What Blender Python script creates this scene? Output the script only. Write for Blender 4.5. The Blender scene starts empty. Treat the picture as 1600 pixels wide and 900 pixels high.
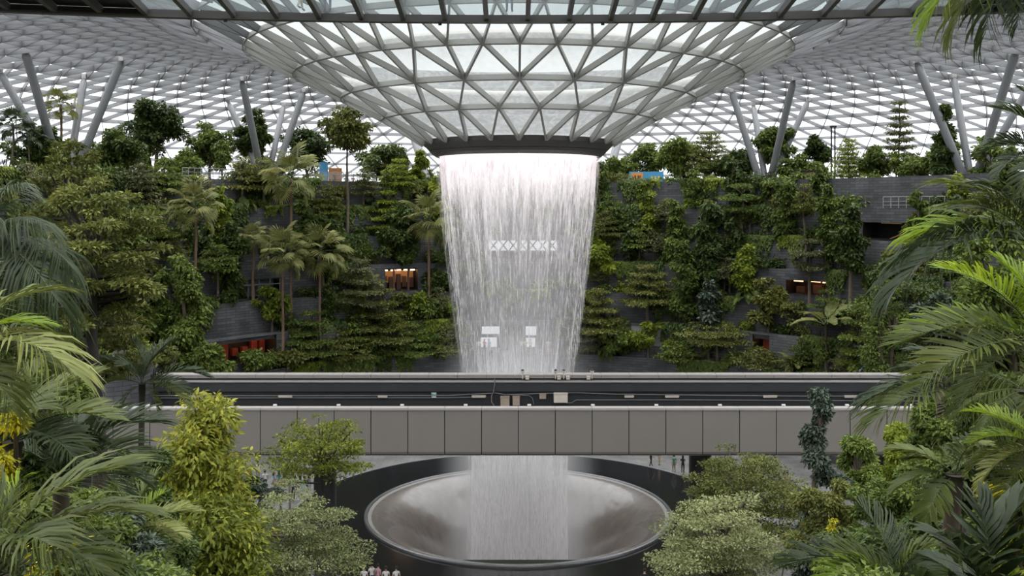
import bpy, bmesh, math, random
import numpy as np
from mathutils import Vector, Matrix

# ------------------------------------------------------------------ camera, sky, exposure
SC = bpy.context.scene
COL = SC.collection
EYE = 24.7            # eye height above the plaza (m)
FPX = 1500.0          # focal length in pixels of the 1600 px wide frame
HZ = 325.0            # horizon row
AX, AY = 0.5, 78.0    # axis of the waterfall
cam = bpy.data.cameras.new('camera'); cam_o = bpy.data.objects.new('camera', cam); COL.objects.link(cam_o)
cam.sensor_width = 36.0; cam.lens = 36.0 * FPX / 1600.0
cam.shift_y = -(450.0 - HZ) / 1600.0
cam.clip_start = 0.1; cam.clip_end = 600
cam_o.location = (0, 0, EYE); cam_o.rotation_euler = (math.pi / 2, 0, 0)
SC.camera = cam_o
SC.view_settings.view_transform = 'Standard'
SC.view_settings.look = 'None'
SC.view_settings.gamma = 1.0
SC.view_settings.use_curve_mapping = False
SC.view_settings.exposure = 2.2

SC.cycles.transparent_max_bounces = 40
SC.cycles.diffuse_bounces = 8
SC.cycles.volume_bounces = 3
SC.cycles.max_bounces = 14
SKY = 1.0
world = bpy.data.worlds.new('overcast_sky'); SC.world = world
world.use_nodes = True
wn = world.node_tree; wn.nodes.clear()
def wnode(t, **k):
    n = wn.nodes.new(t)
    for a, b in k.items(): setattr(n, a, b)
    return n
w_out = wnode('ShaderNodeOutputWorld'); w_bg = wnode('ShaderNodeBackground'); w_tc = wnode('ShaderNodeTexCoord')
w_sep = wnode('ShaderNodeSeparateXYZ'); w_ramp = wnode('ShaderNodeValToRGB')
wn.links.new(w_tc.outputs['Generated'], w_sep.inputs[0])
wn.links.new(w_sep.outputs['Z'], w_ramp.inputs[0])
wn.links.new(w_ramp.outputs[0], w_bg.inputs['Color'])
wn.links.new(w_bg.outputs[0], w_out.inputs[0])
e = w_ramp.color_ramp.elements
e[0].position = 0.0; e[0].color = (0.44, 0.445, 0.452, 1)
e[1].position = 1.0; e[1].color = (1.32, 1.335, 1.355, 1)
w_bg.inputs['Strength'].default_value = SKY

# ------------------------------------------------------------------ coordinates
def P(px, py, d):
    """world point that stands d metres in front of the eye on the line through a picture point"""
    return Vector(((px - 800.0) / FPX * d, d, EYE + (HZ - py) / FPX * d))
def ring_pt(px, R):
    """far crossing of the vertical plane through column px with the circle of radius R round the axis"""
    t = (px - 800.0) / FPX
    a = t * t + 1; b = -2 * (t * AX + AY); c = AX * AX + AY * AY - R * R
    disc = max(b * b - 4 * a * c, 0)
    d = (-b + math.sqrt(disc)) / (2 * a)
    return t * d, d
def pol(az, r, z=0.0):
    """az measured from straight beyond the axis, clockwise seen from above"""
    return (AX + r * math.sin(az), AY + r * math.cos(az), z)
def az_of(x, y): return math.atan2(x - AX, y - AY)

# ------------------------------------------------------------------ mesh helpers
class MB:
    def __init__(s): s.v = []; s.f = []; s.m = []
    def add(s, vs, fs, m=0):
        o = len(s.v); s.v.extend([tuple(v) for v in vs])
        for f in fs: s.f.append(tuple(i + o for i in f)); s.m.append(m)
    def box(s, c, size, m=0, M=None):
        cx, cy, cz = c; sx, sy, sz = size[0] / 2, size[1] / 2, size[2] / 2
        vs = [Vector((x * sx, y * sy, z * sz)) for x in (-1, 1) for y in (-1, 1) for z in (-1, 1)]
        if M: vs = [M @ v for v in vs]
        vs = [(v[0] + cx, v[1] + cy, v[2] + cz) for v in vs]
        s.add(vs, [(0, 1, 3, 2), (4, 6, 7, 5), (0, 4, 5, 1), (2, 3, 7, 6), (0, 2, 6, 4), (1, 5, 7, 3)], m)
    def beam(s, a, b, w, h, up=(0, 0, 1), m=0, off=0.0):
        """rectangular bar from a to b, h deep along up, w across"""
        a = Vector(a); b = Vector(b); d = (b - a); d.normalize()
        sd = d.cross(Vector(up)); sd.normalize(); u = sd.cross(d)
        vs = []
        for p in (a, b):
            for i, j in ((-1, -1), (1, -1), (1, 1), (-1, 1)):
                vs.append(p + sd * (i * w / 2) + u * (j * h / 2 + off))
        s.add(vs, [(0, 1, 2, 3), (7, 6, 5, 4), (0, 4, 5, 1), (1, 5, 6, 2), (2, 6, 7, 3), (3, 7, 4, 0)], m)
    def tube(s, pts, rad, n=8, m=0, cap=True):
        pts = [Vector(p) for p in pts]
        if not hasattr(rad, '__len__'): rad = [rad] * len(pts)
        o = len(s.v)
        for i, p in enumerate(pts):
            d = (pts[min(i + 1, len(pts) - 1)] - pts[max(i - 1, 0)])
            if d.length < 1e-9: d = Vector((0, 0, 1))
            d.normalize()
            ref = Vector((0, 0, 1)) if abs(d.z) < 0.9 else Vector((1, 0, 0))
            a = d.cross(ref); a.normalize(); b = d.cross(a)
            for k in range(n):
                t = 2 * math.pi * k / n
                s.v.append(tuple(p + (a * math.cos(t) + b * math.sin(t)) * rad[i]))
        for i in range(len(pts) - 1):
            for k in range(n):
                k2 = (k + 1) % n
                s.f.append((o + i * n + k, o + i * n + k2, o + (i + 1) * n + k2, o + (i + 1) * n + k)); s.m.append(m)
        if cap:
            s.f.append(tuple(o + k for k in range(n))); s.m.append(m)
            s.f.append(tuple(o + (len(pts) - 1) * n + k for k in reversed(range(n)))); s.m.append(m)
    def lathe(s, prof, n=64, c=(0, 0, 0), a0=0.0, a1=2 * math.pi, m=0):
        full = abs(a1 - a0 - 2 * math.pi) < 1e-6
        cols = n if full else n + 1
        o = len(s.v)
        for k in range(cols):
            t = a0 + (a1 - a0) * k / n
            for r, z in prof: s.v.append((c[0] + r * math.sin(t), c[1] + r * math.cos(t), c[2] + z))
        L = len(prof)
        for k in range(n):
            k2 = (k + 1) % cols
            for i in range(L - 1):
                s.f.append((o + k * L + i, o + k2 * L + i, o + k2 * L + i + 1, o + k * L + i + 1)); s.m.append(m)
    def build(s, name, mats, parent=None, smooth=False, kind=None, uv=None):
        me = bpy.data.meshes.new(name)
        me.from_pydata(s.v, [], s.f)
        mats = mats if isinstance(mats, (list, tuple)) else [mats]
        for mt in mats: me.materials.append(mt)
        if len(mats) > 1: me.polygons.foreach_set('material_index', s.m)
        if smooth: me.polygons.foreach_set('use_smooth', [True] * len(me.polygons))
        if uv is not None:
            l = me.uv_layers.new(name='UVMap')
            vi = np.empty(len(me.loops), dtype=np.int32); me.loops.foreach_get('vertex_index', vi)
            l.data.foreach_set('uv', np.asarray(uv, dtype=np.float32)[vi].ravel())
        return link(name, me, parent, kind)
def link(name, me, parent=None, kind=None):
    o = bpy.data.objects.new(name, me); COL.objects.link(o)
    if parent is not None: o.parent = parent
    if kind: o['kind'] = kind
    return o
def thing(name, label, cat, loc=(0, 0, 0), group=None, rz=0.0):
    o = bpy.data.objects.new(name, None); COL.objects.link(o)
    o.empty_display_size = 0.2
    o.location = loc; o.rotation_euler = (0, 0, rz)
    o['label'] = label; o['category'] = cat
    if group: o['group'] = group
    return o
def tag(o, label, cat, group=None):
    o['label'] = label; o['category'] = cat
    if group: o['group'] = group
    return o
def copy_tree(root, loc, rz=0.0, sc=1.0, label=None, group=None, mats=None):
    r = root.copy(); COL.objects.link(r); r.location = loc; r.rotation_euler = (0, 0, rz)
    r.scale = (sc, sc, sc) if not hasattr(sc, '__len__') else sc
    if label: r['label'] = label
    if group: r['group'] = group
    for ch in list(root.children):
        c = ch.copy(); COL.objects.link(c); c.parent = r
    return r

# ------------------------------------------------------------------ materials
def M_new(name):
    m = bpy.data.materials.new(name); m.use_nodes = True
    nt = m.node_tree; nt.nodes.clear()
    out = nt.nodes.new('ShaderNodeOutputMaterial')
    return m, nt, out
def N(nt, t, **k):
    n = nt.nodes.new(t)
    for a, b in k.items(): setattr(n, a, b)
    return n
def pbr(name, col, rough=0.6, metal=0.0, var=0.12, scale=3.0, bump=0.0, spec=0.5, stretch=None, coat=0.0):
    m, nt, out = M_new(name)
    b = N(nt, 'ShaderNodeBsdfPrincipled')
    b.inputs['Roughness'].default_value = rough; b.inputs['Metallic'].default_value = metal
    b.inputs['Specular IOR Level'].default_value = spec
    b.inputs['Coat Weight'].default_value = coat
    tc = N(nt, 'ShaderNodeTexCoord'); no = N(nt, 'ShaderNodeTexNoise'); no.inputs['Scale'].default_value = scale; no.inputs['Detail'].default_value = 5
    if stretch:
        mp = N(nt, 'ShaderNodeMapping'); mp.inputs['Scale'].default_value = stretch
        nt.links.new(tc.outputs['Object'], mp.inputs[0]); nt.links.new(mp.outputs[0], no.inputs['Vector'])
    else: nt.links.new(tc.outputs['Object'], no.inputs['Vector'])
    mx = N(nt, 'ShaderNodeMix', data_type='RGBA')
    mx.inputs['A'].default_value = (*[c * (1 - var) for c in col], 1); mx.inputs['B'].default_value = (*[min(1, c * (1 + var)) for c in col], 1)
    nt.links.new(no.outputs['Fac'], mx.inputs['Factor']); nt.links.new(mx.outputs['Result'], b.inputs['Base Color'])
    if bump:
        bp = N(nt, 'ShaderNodeBump'); bp.inputs['Strength'].default_value = bump; bp.inputs['Distance'].default_value = 0.05
        nt.links.new(no.outputs['Fac'], bp.inputs['Height']); nt.links.new(bp.outputs[0], b.inputs['Normal'])
    nt.links.new(b.outputs[0], out.inputs[0])
    return m
def leaf_mat(name, dark, mid, light, rough=0.55, trans=0.25, spec=0.25):
    """leaf colour differs from leaf to leaf (face attribute tint) and a little from plant to plant"""
    m, nt, out = M_new(name)
    dark, mid, light = [tuple(min(.9, c * g) for c, g in zip(q, (2.0, 1.64, 1.55))) for q in (dark, mid, light)]
    at = N(nt, 'ShaderNodeAttribute', attribute_name='tint'); oi = N(nt, 'ShaderNodeObjectInfo')
    ma = N(nt, 'ShaderNodeMath', operation='MULTIPLY_ADD'); ma.inputs[1].default_value = 0.3; ma.inputs[2].default_value = -0.15
    nt.links.new(oi.outputs['Random'], ma.inputs[0])
    ad = N(nt, 'ShaderNodeMath', operation='ADD'); nt.links.new(at.outputs['Fac'], ad.inputs[0]); nt.links.new(ma.outputs[0], ad.inputs[1])
    rp = N(nt, 'ShaderNodeValToRGB'); rp.color_ramp.elements[0].color = (*dark, 1); rp.color_ramp.elements[1].color = (*light, 1)
    x = rp.color_ramp.elements.new(0.5); x.color = (*mid, 1)
    nt.links.new(ad.outputs[0], rp.inputs[0])
    b = N(nt, 'ShaderNodeBsdfPrincipled'); b.inputs['Roughness'].default_value = rough; b.inputs['Specular IOR Level'].default_value = spec
    tr = N(nt, 'ShaderNodeBsdfTranslucent')
    ms = N(nt, 'ShaderNodeMixShader'); ms.inputs[0].default_value = trans
    hs = N(nt, 'ShaderNodeHueSaturation'); hs.inputs['Value'].default_value = 1.3; hs.inputs['Hue'].default_value = 0.49
    nt.links.new(rp.outputs[0], b.inputs['Base Color']); nt.links.new(rp.outputs[0], hs.inputs['Color']); nt.links.new(hs.outputs[0], tr.inputs['Color'])
    nt.links.new(b.outputs[0], ms.inputs[1]); nt.links.new(tr.outputs[0], ms.inputs[2]); nt.links.new(ms.outputs[0], out.inputs[0])
    return m
def glow_mat(name, col, s):
    m, nt, out = M_new(name); em = N(nt, 'ShaderNodeEmission'); em.inputs[0].default_value = (*col, 1); em.inputs[1].default_value = s
    nt.links.new(em.outputs[0], out.inputs[0]); return m
def glass_mat(name, col, haze=0.08, pattern=False, gloss=0.06, milk=0.28):
    m, nt, out = M_new(name)
    tp = N(nt, 'ShaderNodeBsdfTransparent'); tp.inputs[0].default_value = (*col, 1)
    tl = N(nt, 'ShaderNodeBsdfTranslucent'); tl.inputs[0].default_value = (milk * .96, milk, milk * .985, 1)
    gl = N(nt, 'ShaderNodeBsdfGlossy'); gl.inputs['Roughness'].default_value = 0.05
    m1 = N(nt, 'ShaderNodeMixShader'); m1.inputs[0].default_value = haze
    m2 = N(nt, 'ShaderNodeMixShader'); m2.inputs[0].default_value = gloss
    nt.links.new(tp.outputs[0], m1.inputs[1]); nt.links.new(tl.outputs[0], m1.inputs[2])
    nt.links.new(m1.outputs[0], m2.inputs[1]); nt.links.new(gl.outputs[0], m2.inputs[2]); nt.links.new(m2.outputs[0], out.inputs[0])
    if pattern:   # film of water running down over the glass
        tc = N(nt, 'ShaderNodeTexCoord'); no = N(nt, 'ShaderNodeTexNoise'); no.inputs['Scale'].default_value = 1.1; no.inputs['Detail'].default_value = 8; no.inputs['Distortion'].default_value = 2.5
        rp = N(nt, 'ShaderNodeMapRange'); rp.inputs['From Min'].default_value = 0.4; rp.inputs['From Max'].default_value = 0.68; rp.inputs['To Min'].default_value = haze * 0.85; rp.inputs['To Max'].default_value = haze * 1.25
        nt.links.new(tc.outputs['Object'], no.inputs['Vector']); nt.links.new(no.outputs['Fac'], rp.inputs[0]); nt.links.new(rp.outputs[0], m1.inputs[0])
    return m
def stone_wall_mat(name, c1, c2, cm, bw=1.15, bh=0.3, rough=0.75):
    """long courses of dark slate, laid out on the wall's own unrolled coordinates"""
    m, nt, out = M_new(name)
    tc = N(nt, 'ShaderNodeTexCoord'); br = N(nt, 'ShaderNodeTexBrick')
    br.inputs['Scale'].default_value = 1.0; br.inputs['Brick Width'].default_value = bw; br.inputs['Row Height'].default_value = bh
    br.inputs['Mortar Size'].default_value = 0.02; br.inputs['Color1'].default_value = (*c1, 1); br.inputs['Color2'].default_value = (*c2, 1); br.inputs['Mortar'].default_value = (*cm, 1)
    nt.links.new(tc.outputs['UV'], br.inputs['Vector'])
    no = N(nt, 'ShaderNodeTexNoise'); no.inputs['Scale'].default_value = 0.35; no.inputs['Detail'].default_value = 8; nt.links.new(tc.outputs['Object'], no.inputs['Vector'])
    mr = N(nt, 'ShaderNodeMapRange'); mr.inputs['From Min'].default_value = 0.3; mr.inputs['From Max'].default_value = 0.7; mr.inputs['To Min'].default_value = 0.65; mr.inputs['To Max'].default_value = 1.3
    nt.links.new(no.outputs['Fac'], mr.inputs[0])
    mu = N(nt, 'ShaderNodeMix', data_type='RGBA', blend_type='MULTIPLY'); mu.inputs['Factor'].default_value = 1.0
    nt.links.new(br.outputs['Color'], mu.inputs['A']); nt.links.new(mr.outputs[0], mu.inputs['B'])
    b = N(nt, 'ShaderNodeBsdfPrincipled'); b.inputs['Roughness'].default_value = rough
    bp = N(nt, 'ShaderNodeBump'); bp.inputs['Strength'].default_value = 0.5; bp.inputs['Distance'].default_value = 0.03
    nt.links.new(br.outputs['Fac'], bp.inputs['Height']); bp.invert = True
    nt.links.new(mu.outputs['Result'], b.inputs['Base Color']); nt.links.new(bp.outputs[0], b.inputs['Normal']); nt.links.new(b.outputs[0], out.inputs[0])
    return m

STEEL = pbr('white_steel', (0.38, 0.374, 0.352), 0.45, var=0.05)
STEEL_D = pbr('grey_steel', (0.20, 0.205, 0.205), 0.5, var=0.06)
COLUMN = pbr('column_paint', (0.19, 0.197, 0.203), 0.4, var=0.05)
GIRDER = pbr('girder_paint', (0.095, 0.084, 0.074), 0.5, var=0.06)
BLACKP = pbr('black_soffit', (0.012, 0.012, 0.012), 0.6)
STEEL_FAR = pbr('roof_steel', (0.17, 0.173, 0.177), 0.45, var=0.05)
ROOFGLASS = glass_mat('roof_glass', (0.86, 0.875, 0.89), 0.06)
FUNNELGLASS = glass_mat('wet_funnel_glass', (0.42, 0.445, 0.435), 0.58, True, milk=0.21)
FLOORGLASS = glass_mat('floor_glass', (0.86, 0.90, 0.91), 0.16, gloss=0.04, milk=0.30)
RAILGLASS = glass_mat('rail_glass', (0.9, 0.93, 0.93), 0.05)
COLLAR = pbr('collar_metal', (0.12, 0.113, 0.108), 0.42, metal=0.2, var=0.05)
PANEL = pbr('bridge_panel', (0.235, 0.212, 0.190), 0.42, metal=0.25, var=0.05, scale=0.6)
COPING = pbr('pale_coping', (0.32, 0.295, 0.275), 0.6, var=0.1, scale=1.5)
CHAR = pbr('charcoal_wall', (0.017, 0.017, 0.018), 0.55, var=0.35, scale=0.8, stretch=(1, 1, 0.35))
CHAR2 = pbr('charcoal_band', (0.03, 0.03, 0.032), 0.5, var=0.3, scale=0.8)
BEIGE = pbr('beige_box', (0.33, 0.26, 0.20), 0.5)
CREAM = pbr('cream_box', (0.55, 0.49, 0.42), 0.5)
CABLE = pbr('cable_grey', (0.15, 0.15, 0.15), 0.5)
GREENSIGN = pbr('green_sign', (0.02, 0.35, 0.22), 0.5)
WHITE = pbr('white_paint', (0.75, 0.75, 0.74), 0.5)
STONE = stone_wall_mat('slate_wall', (0.066, 0.067, 0.072), (0.11, 0.112, 0.119), (0.03, 0.03, 0.031))
STONE_L = stone_wall_mat('slate_wall_pale', (0.095, 0.097, 0.103), (0.15, 0.152, 0.16), (0.04, 0.04, 0.041))
SOIL = pbr('dark_soil', (0.02, 0.018, 0.012), 0.95, var=0.4, bump=0.5)
BANK = pbr('planted_bank', (0.018, 0.022, 0.010), 0.95, var=0.5, scale=1.2, bump=0.8)
GRANITE = pbr('black_granite', (0.014, 0.014, 0.015), 0.12, var=0.25, scale=6, spec=0.45)
PAVE = stone_wall_mat('pale_paving', (0.15, 0.145, 0.138), (0.20, 0.193, 0.185), (0.09, 0.09, 0.086), 1.2, 0.6, 0.6)
DECK = pbr('deck_paving', (0.12, 0.115, 0.11), 0.8)
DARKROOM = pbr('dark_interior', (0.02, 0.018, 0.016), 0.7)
BARK = pbr('grey_brown_bark', (0.11, 0.085, 0.060), 0.85, var=0.35, scale=4, bump=0.5, stretch=(1, 1, 0.4))
BARK_R = pbr('red_brown_bark', (0.16, 0.10, 0.065), 0.85, var=0.3, scale=5, bump=0.5, stretch=(1, 1, 3))
BARK_D = pbr('dark_bark', (0.035, 0.028, 0.022), 0.85, var=0.35, scale=4, bump=0.5)
BARK_G = pbr('green_stem', (0.06, 0.085, 0.03), 0.6, var=0.3, scale=4)

LF = {
 'dark':   leaf_mat('leaf_dark', (0.014, 0.028, 0.008), (0.030, 0.058, 0.014), (0.070, 0.115, 0.026), 0.42),
 'mid':    leaf_mat('leaf_mid', (0.026, 0.050, 0.011), (0.058, 0.100, 0.022), (0.125, 0.19, 0.040), 0.5),
 'olive':  leaf_mat('leaf_olive', (0.034, 0.050, 0.012), (0.070, 0.096, 0.024), (0.15, 0.18, 0.05), 0.5),
 'bright': leaf_mat('leaf_bright', (0.032, 0.062, 0.008), (0.080, 0.132, 0.017), (0.19, 0.26, 0.036), 0.5, 0.32),
 'yellow': leaf_mat('leaf_yellowgreen', (0.032, 0.052, 0.006), (0.090, 0.130, 0.016), (0.235, 0.275, 0.040), 0.45, 0.32),
 'pale':   leaf_mat('leaf_variegated', (0.050, 0.078, 0.030), (0.110, 0.150, 0.066), (0.22, 0.27, 0.135), 0.5, 0.25),
 'blue':   leaf_mat('leaf_bluegreen', (0.010, 0.022, 0.014), (0.022, 0.042, 0.026), (0.055, 0.085, 0.055), 0.35, 0.15, 0.45),
 'haze':   leaf_mat('leaf_greyed', (0.040, 0.056, 0.026), (0.075, 0.098, 0.045), (0.14, 0.17, 0.075), 0.55),
 'palm':   leaf_mat('palm_green', (0.020, 0.036, 0.009), (0.048, 0.076, 0.018), (0.11, 0.145, 0.038), 0.42, 0.28, 0.30),
 'palmd':  leaf_mat('palm_dark', (0.008, 0.017, 0.007), (0.018, 0.034, 0.012), (0.045, 0.070, 0.026), 0.42, 0.22, 0.30),
 'palmb':  leaf_mat('palm_bright', (0.04, 0.085, 0.008), (0.10, 0.18, 0.014), (0.21, 0.31, 0.03), 0.42, 0.4, 0.30),
 'palmy':  leaf_mat('palm_yellow', (0.045, 0.068, 0.014), (0.115, 0.155, 0.042), (0.25, 0.29, 0.11), 0.42, 0.3, 0.30),
 'gold':   leaf_mat('croton_gold', (0.08, 0.10, 0.008), (0.20, 0.235, 0.014), (0.31, 0.36, 0.03), 0.45, 0.3),
 'fan':    leaf_mat('fan_palm_green', (0.040, 0.060, 0.016), (0.088, 0.115, 0.034), (0.18, 0.205, 0.070), 0.5, 0.25, 0.3),
}

# ------------------------------------------------------------------ the glazed roof (diagrid of revolution round the axis)
ROOF = [(7.6, 30.0), (10.9, 32.0), (14.1, 33.6), (17.7, 35.35), (21.4, 37.2), (25.1, 38.7), (29, 39.75), (33.5, 40.4), (38, 40.8), (43, 40.8),
        (48, 40.3), (54, 39.3), (60, 37.9), (66, 35.9), (72, 33.2), (78, 29.8), (83, 26.3), (86.5, 22.5), (88.5, 18.5), (89.3, 14.0)]
def roof_profile():
    rings = ROOF[:6]
    pts = ROOF[5:]
    seg = [0.0]
    for a, b in zip(pts, pts[1:]): seg.append(seg[-1] + math.hypot(b[0] - a[0], b[1] - a[1]))
    # Catmull-Rom resample
    def cr(p0, p1, p2, p3, t):
        return 0.5 * ((2 * p1) + (-p0 + p2) * t + (2 * p0 - 5 * p1 + 4 * p2 - p3) * t * t + (-p0 + 3 * p1 - 3 * p2 + p3) * t ** 3)
    out = []
    total = seg[-1]; s = 3.6
    step = 3.2
    while s <= total:
        i = max(k for k in range(len(seg)) if seg[k] <= s + 1e-9); i = min(i, len(pts) - 2)
        t = (s - seg[i]) / (seg[i + 1] - seg[i])
        q = [pts[max(i - 1, 0)], pts[i], pts[i + 1], pts[min(i + 2, len(pts) - 1)]]
        out.append((cr(*[k[0] for k in q], t), cr(*[k[1] for k in q], t)))
        s += step
    return rings + out
PROF = roof_profile()
def ring_n(i):
    r = PROF[i][0]
    return 24 if i <= 2 else 48 if i <= 5 else 96 if r < 36 else 116
ceiling = bpy.data.objects.new('ceiling', None); COL.objects.link(ceiling); ceiling.location = (AX, AY, 0); ceiling['kind'] = 'structure'
RINGS = []
half = False
for i, (r, z) in enumerate(PROF):
    n = ring_n(i)
    if i > 0 and ring_n(i - 1) == n: half = not half
    elif i > 0: half = False
    RINGS.append([((k + (0.5 if half else 0.0)) * 2 * math.pi / n + math.pi, r, z) for k in range(n)])
def cyl(a, r, z): return Vector((r * math.sin(a), r * math.cos(a), z))
edges = {}; tris = []
def prof_normal(i):
    a = PROF[max(i - 1, 0)]; b = PROF[min(i + 1, len(PROF) - 1)]
    dr, dz = b[0] - a[0], b[1] - a[1]; L = math.hypot(dr, dz)
    return (-dz / L, dr / L)      # points up / outward of the roof
NODE = [[cyl(*q) for q in R] for R in RINGS]
for i, R in enumerate(RINGS):
    n = len(R)
    for k in range(n):
        if i > 0: edges[((i, k), (i, (k + 1) % n))] = 1
    if i + 1 == len(RINGS): break
    S = RINGS[i + 1]; m = len(S)
    # zip the two rings together by angle
    a = b = 0
    while a < n or b < m:
        ta = R[a % n][0] + (2 * math.pi if a >= n else 0); tb = S[b % m][0] + (2 * math.pi if b >= m else 0)
        ta2 = R[(a + 1) % n][0] + (2 * math.pi if a + 1 >= n else 0); tb2 = S[(b + 1) % m][0] + (2 * math.pi if b + 1 >= m else 0)
        edges[((i, a % n), (i + 1, b % m))] = 1
        adv_a = (ta2 + ta) < (tb2 + tb) - 1e-7 if abs((ta2 + ta) - (tb2 + tb)) > 1e-7 else True
        if b >= m: adv_a = True
        if a >= n: adv_a = False
        if adv_a: tris.append(((i, a % n), (i, (a + 1) % n), (i + 1, b % m))); a += 1
        else: tris.append(((i, a % n), (i + 1, (b + 1) % m), (i + 1, b % m))); b += 1
def depth_of(nds): return min(AY + NODE[i][k].y + 1000 * (NODE[i][k].y + AY < 3) for i, k in nds)
def beam_dims(i):
    r = PROF[i][0]
    return (0.15, 0.42) if i <= 3 else (0.13, 0.46) if i <= 5 else (0.08, 0.66) if r < 56 else (0.075, 0.50) if r < 68 else (0.07, 0.38)
def add_edge(mb, e):
    (i, k), (j, l) = e
    A, B = NODE[i][k], NODE[j][l]
    if i >= 13 and False: return
    nr, nz = prof_normal(max(i, j)); mid = (A + B) / 2; h = Vector((mid.x, mid.y, 0)); h.normalize()
    up = h * nr + Vector((0, 0, nz))
    w, d = beam_dims(max(i, j))
    mb.beam(A, B, w, d, up, off=-d / 2)
inner = [e for e in edges if e[0][0] <= 5 and e[1][0] <= 5]
vis = sorted(inner, key=lambda e: (max(e[0][0], e[1][0]) > 4, NODE[e[0][0]][e[0][1]].y))
single = set(vis[:300])
for e in vis[:300]:
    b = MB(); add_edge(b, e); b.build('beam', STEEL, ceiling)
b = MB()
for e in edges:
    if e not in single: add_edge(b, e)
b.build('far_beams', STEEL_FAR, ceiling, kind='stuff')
vt = sorted([t for t in tris if max(q[0] for q in t) <= 5], key=lambda t: (max(q[0] for q in t) > 4, sum(NODE[q[0]][q[1]].y for q in t)))
st = set(vt[:300])
for t in vt[:300]:
    b = MB(); b.add([NODE[i][k] for i, k in t], [(0, 1, 2)]); b.build('pane', FUNNELGLASS, ceiling)
b = MB()
for t in tris:
    if t not in st: b.add([NODE[i][k] for i, k in t], [(0, 1, 2)])
b.build('far_panes', ROOFGLASS, ceiling, kind='stuff')
# moss-stained water trough ring seen over the funnel glass
b = MB(); b.lathe([(16.5 + .32 * math.cos(q * .785), 35.9 + .32 * math.sin(q * .785)) for q in range(9)], 96); trough = b.build('trough', pbr('stained_pipe', (0.80, 0.76, 0.68), 0.6, var=0.25, scale=1.2), ceiling, True)

# collar of the oculus
collar = thing('oculus_collar', 'dark grey metal collar ring the waterfall pours through', 'collar', (AX, AY, 0))
for k in range(24):
    a0 = k * 2 * math.pi / 24 + math.pi + 0.0008; a1 = a0 + 2 * math.pi / 24 - 0.0016
    b = MB(); b.lathe([(7.25, 30.25), (7.72, 30.05), (7.62, 29.72), (7.22, 29.28), (6.9, 29.3)], 4, a0=a0, a1=a1); b.build('upper_panel', COLLAR, collar)
    b = MB(); b.lathe([(6.95, 29.3), (7.18, 29.24), (6.98, 29.02), (6.62, 28.78), (6.45, 28.8), (6.45, 29.3)], 4, a0=a0, a1=a1); b.build('lower_panel', COLLAR, collar)
b = MB(); b.lathe([(7.3, 30.2), (7.15, 29.35), (6.9, 29.2), (6.6, 28.9)], 96); b.build('backing_ring', CHAR, collar, True)
b = MB(); b.lathe([(7.05, 30.2), (7.05, 29.2), (6.48, 29.15), (6.40, 29.9), (6.0, 30.3)], 96); b.build('gutter', STEEL, collar, True)
for k in range(12):
    a = 2 * math.pi * k / 12
    li = bpy.data.lights.new('collar_lamp', 'POINT'); li.energy = 15; li.color = (1.0, 0.72, 0.77); li.shadow_soft_size = 0.2
    lo = bpy.data.objects.new('collar_lamp', li); COL.objects.link(lo); lo.parent = collar; lo.location = (5.2 * math.sin(a), 5.2 * math.cos(a), 29.3)

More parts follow.
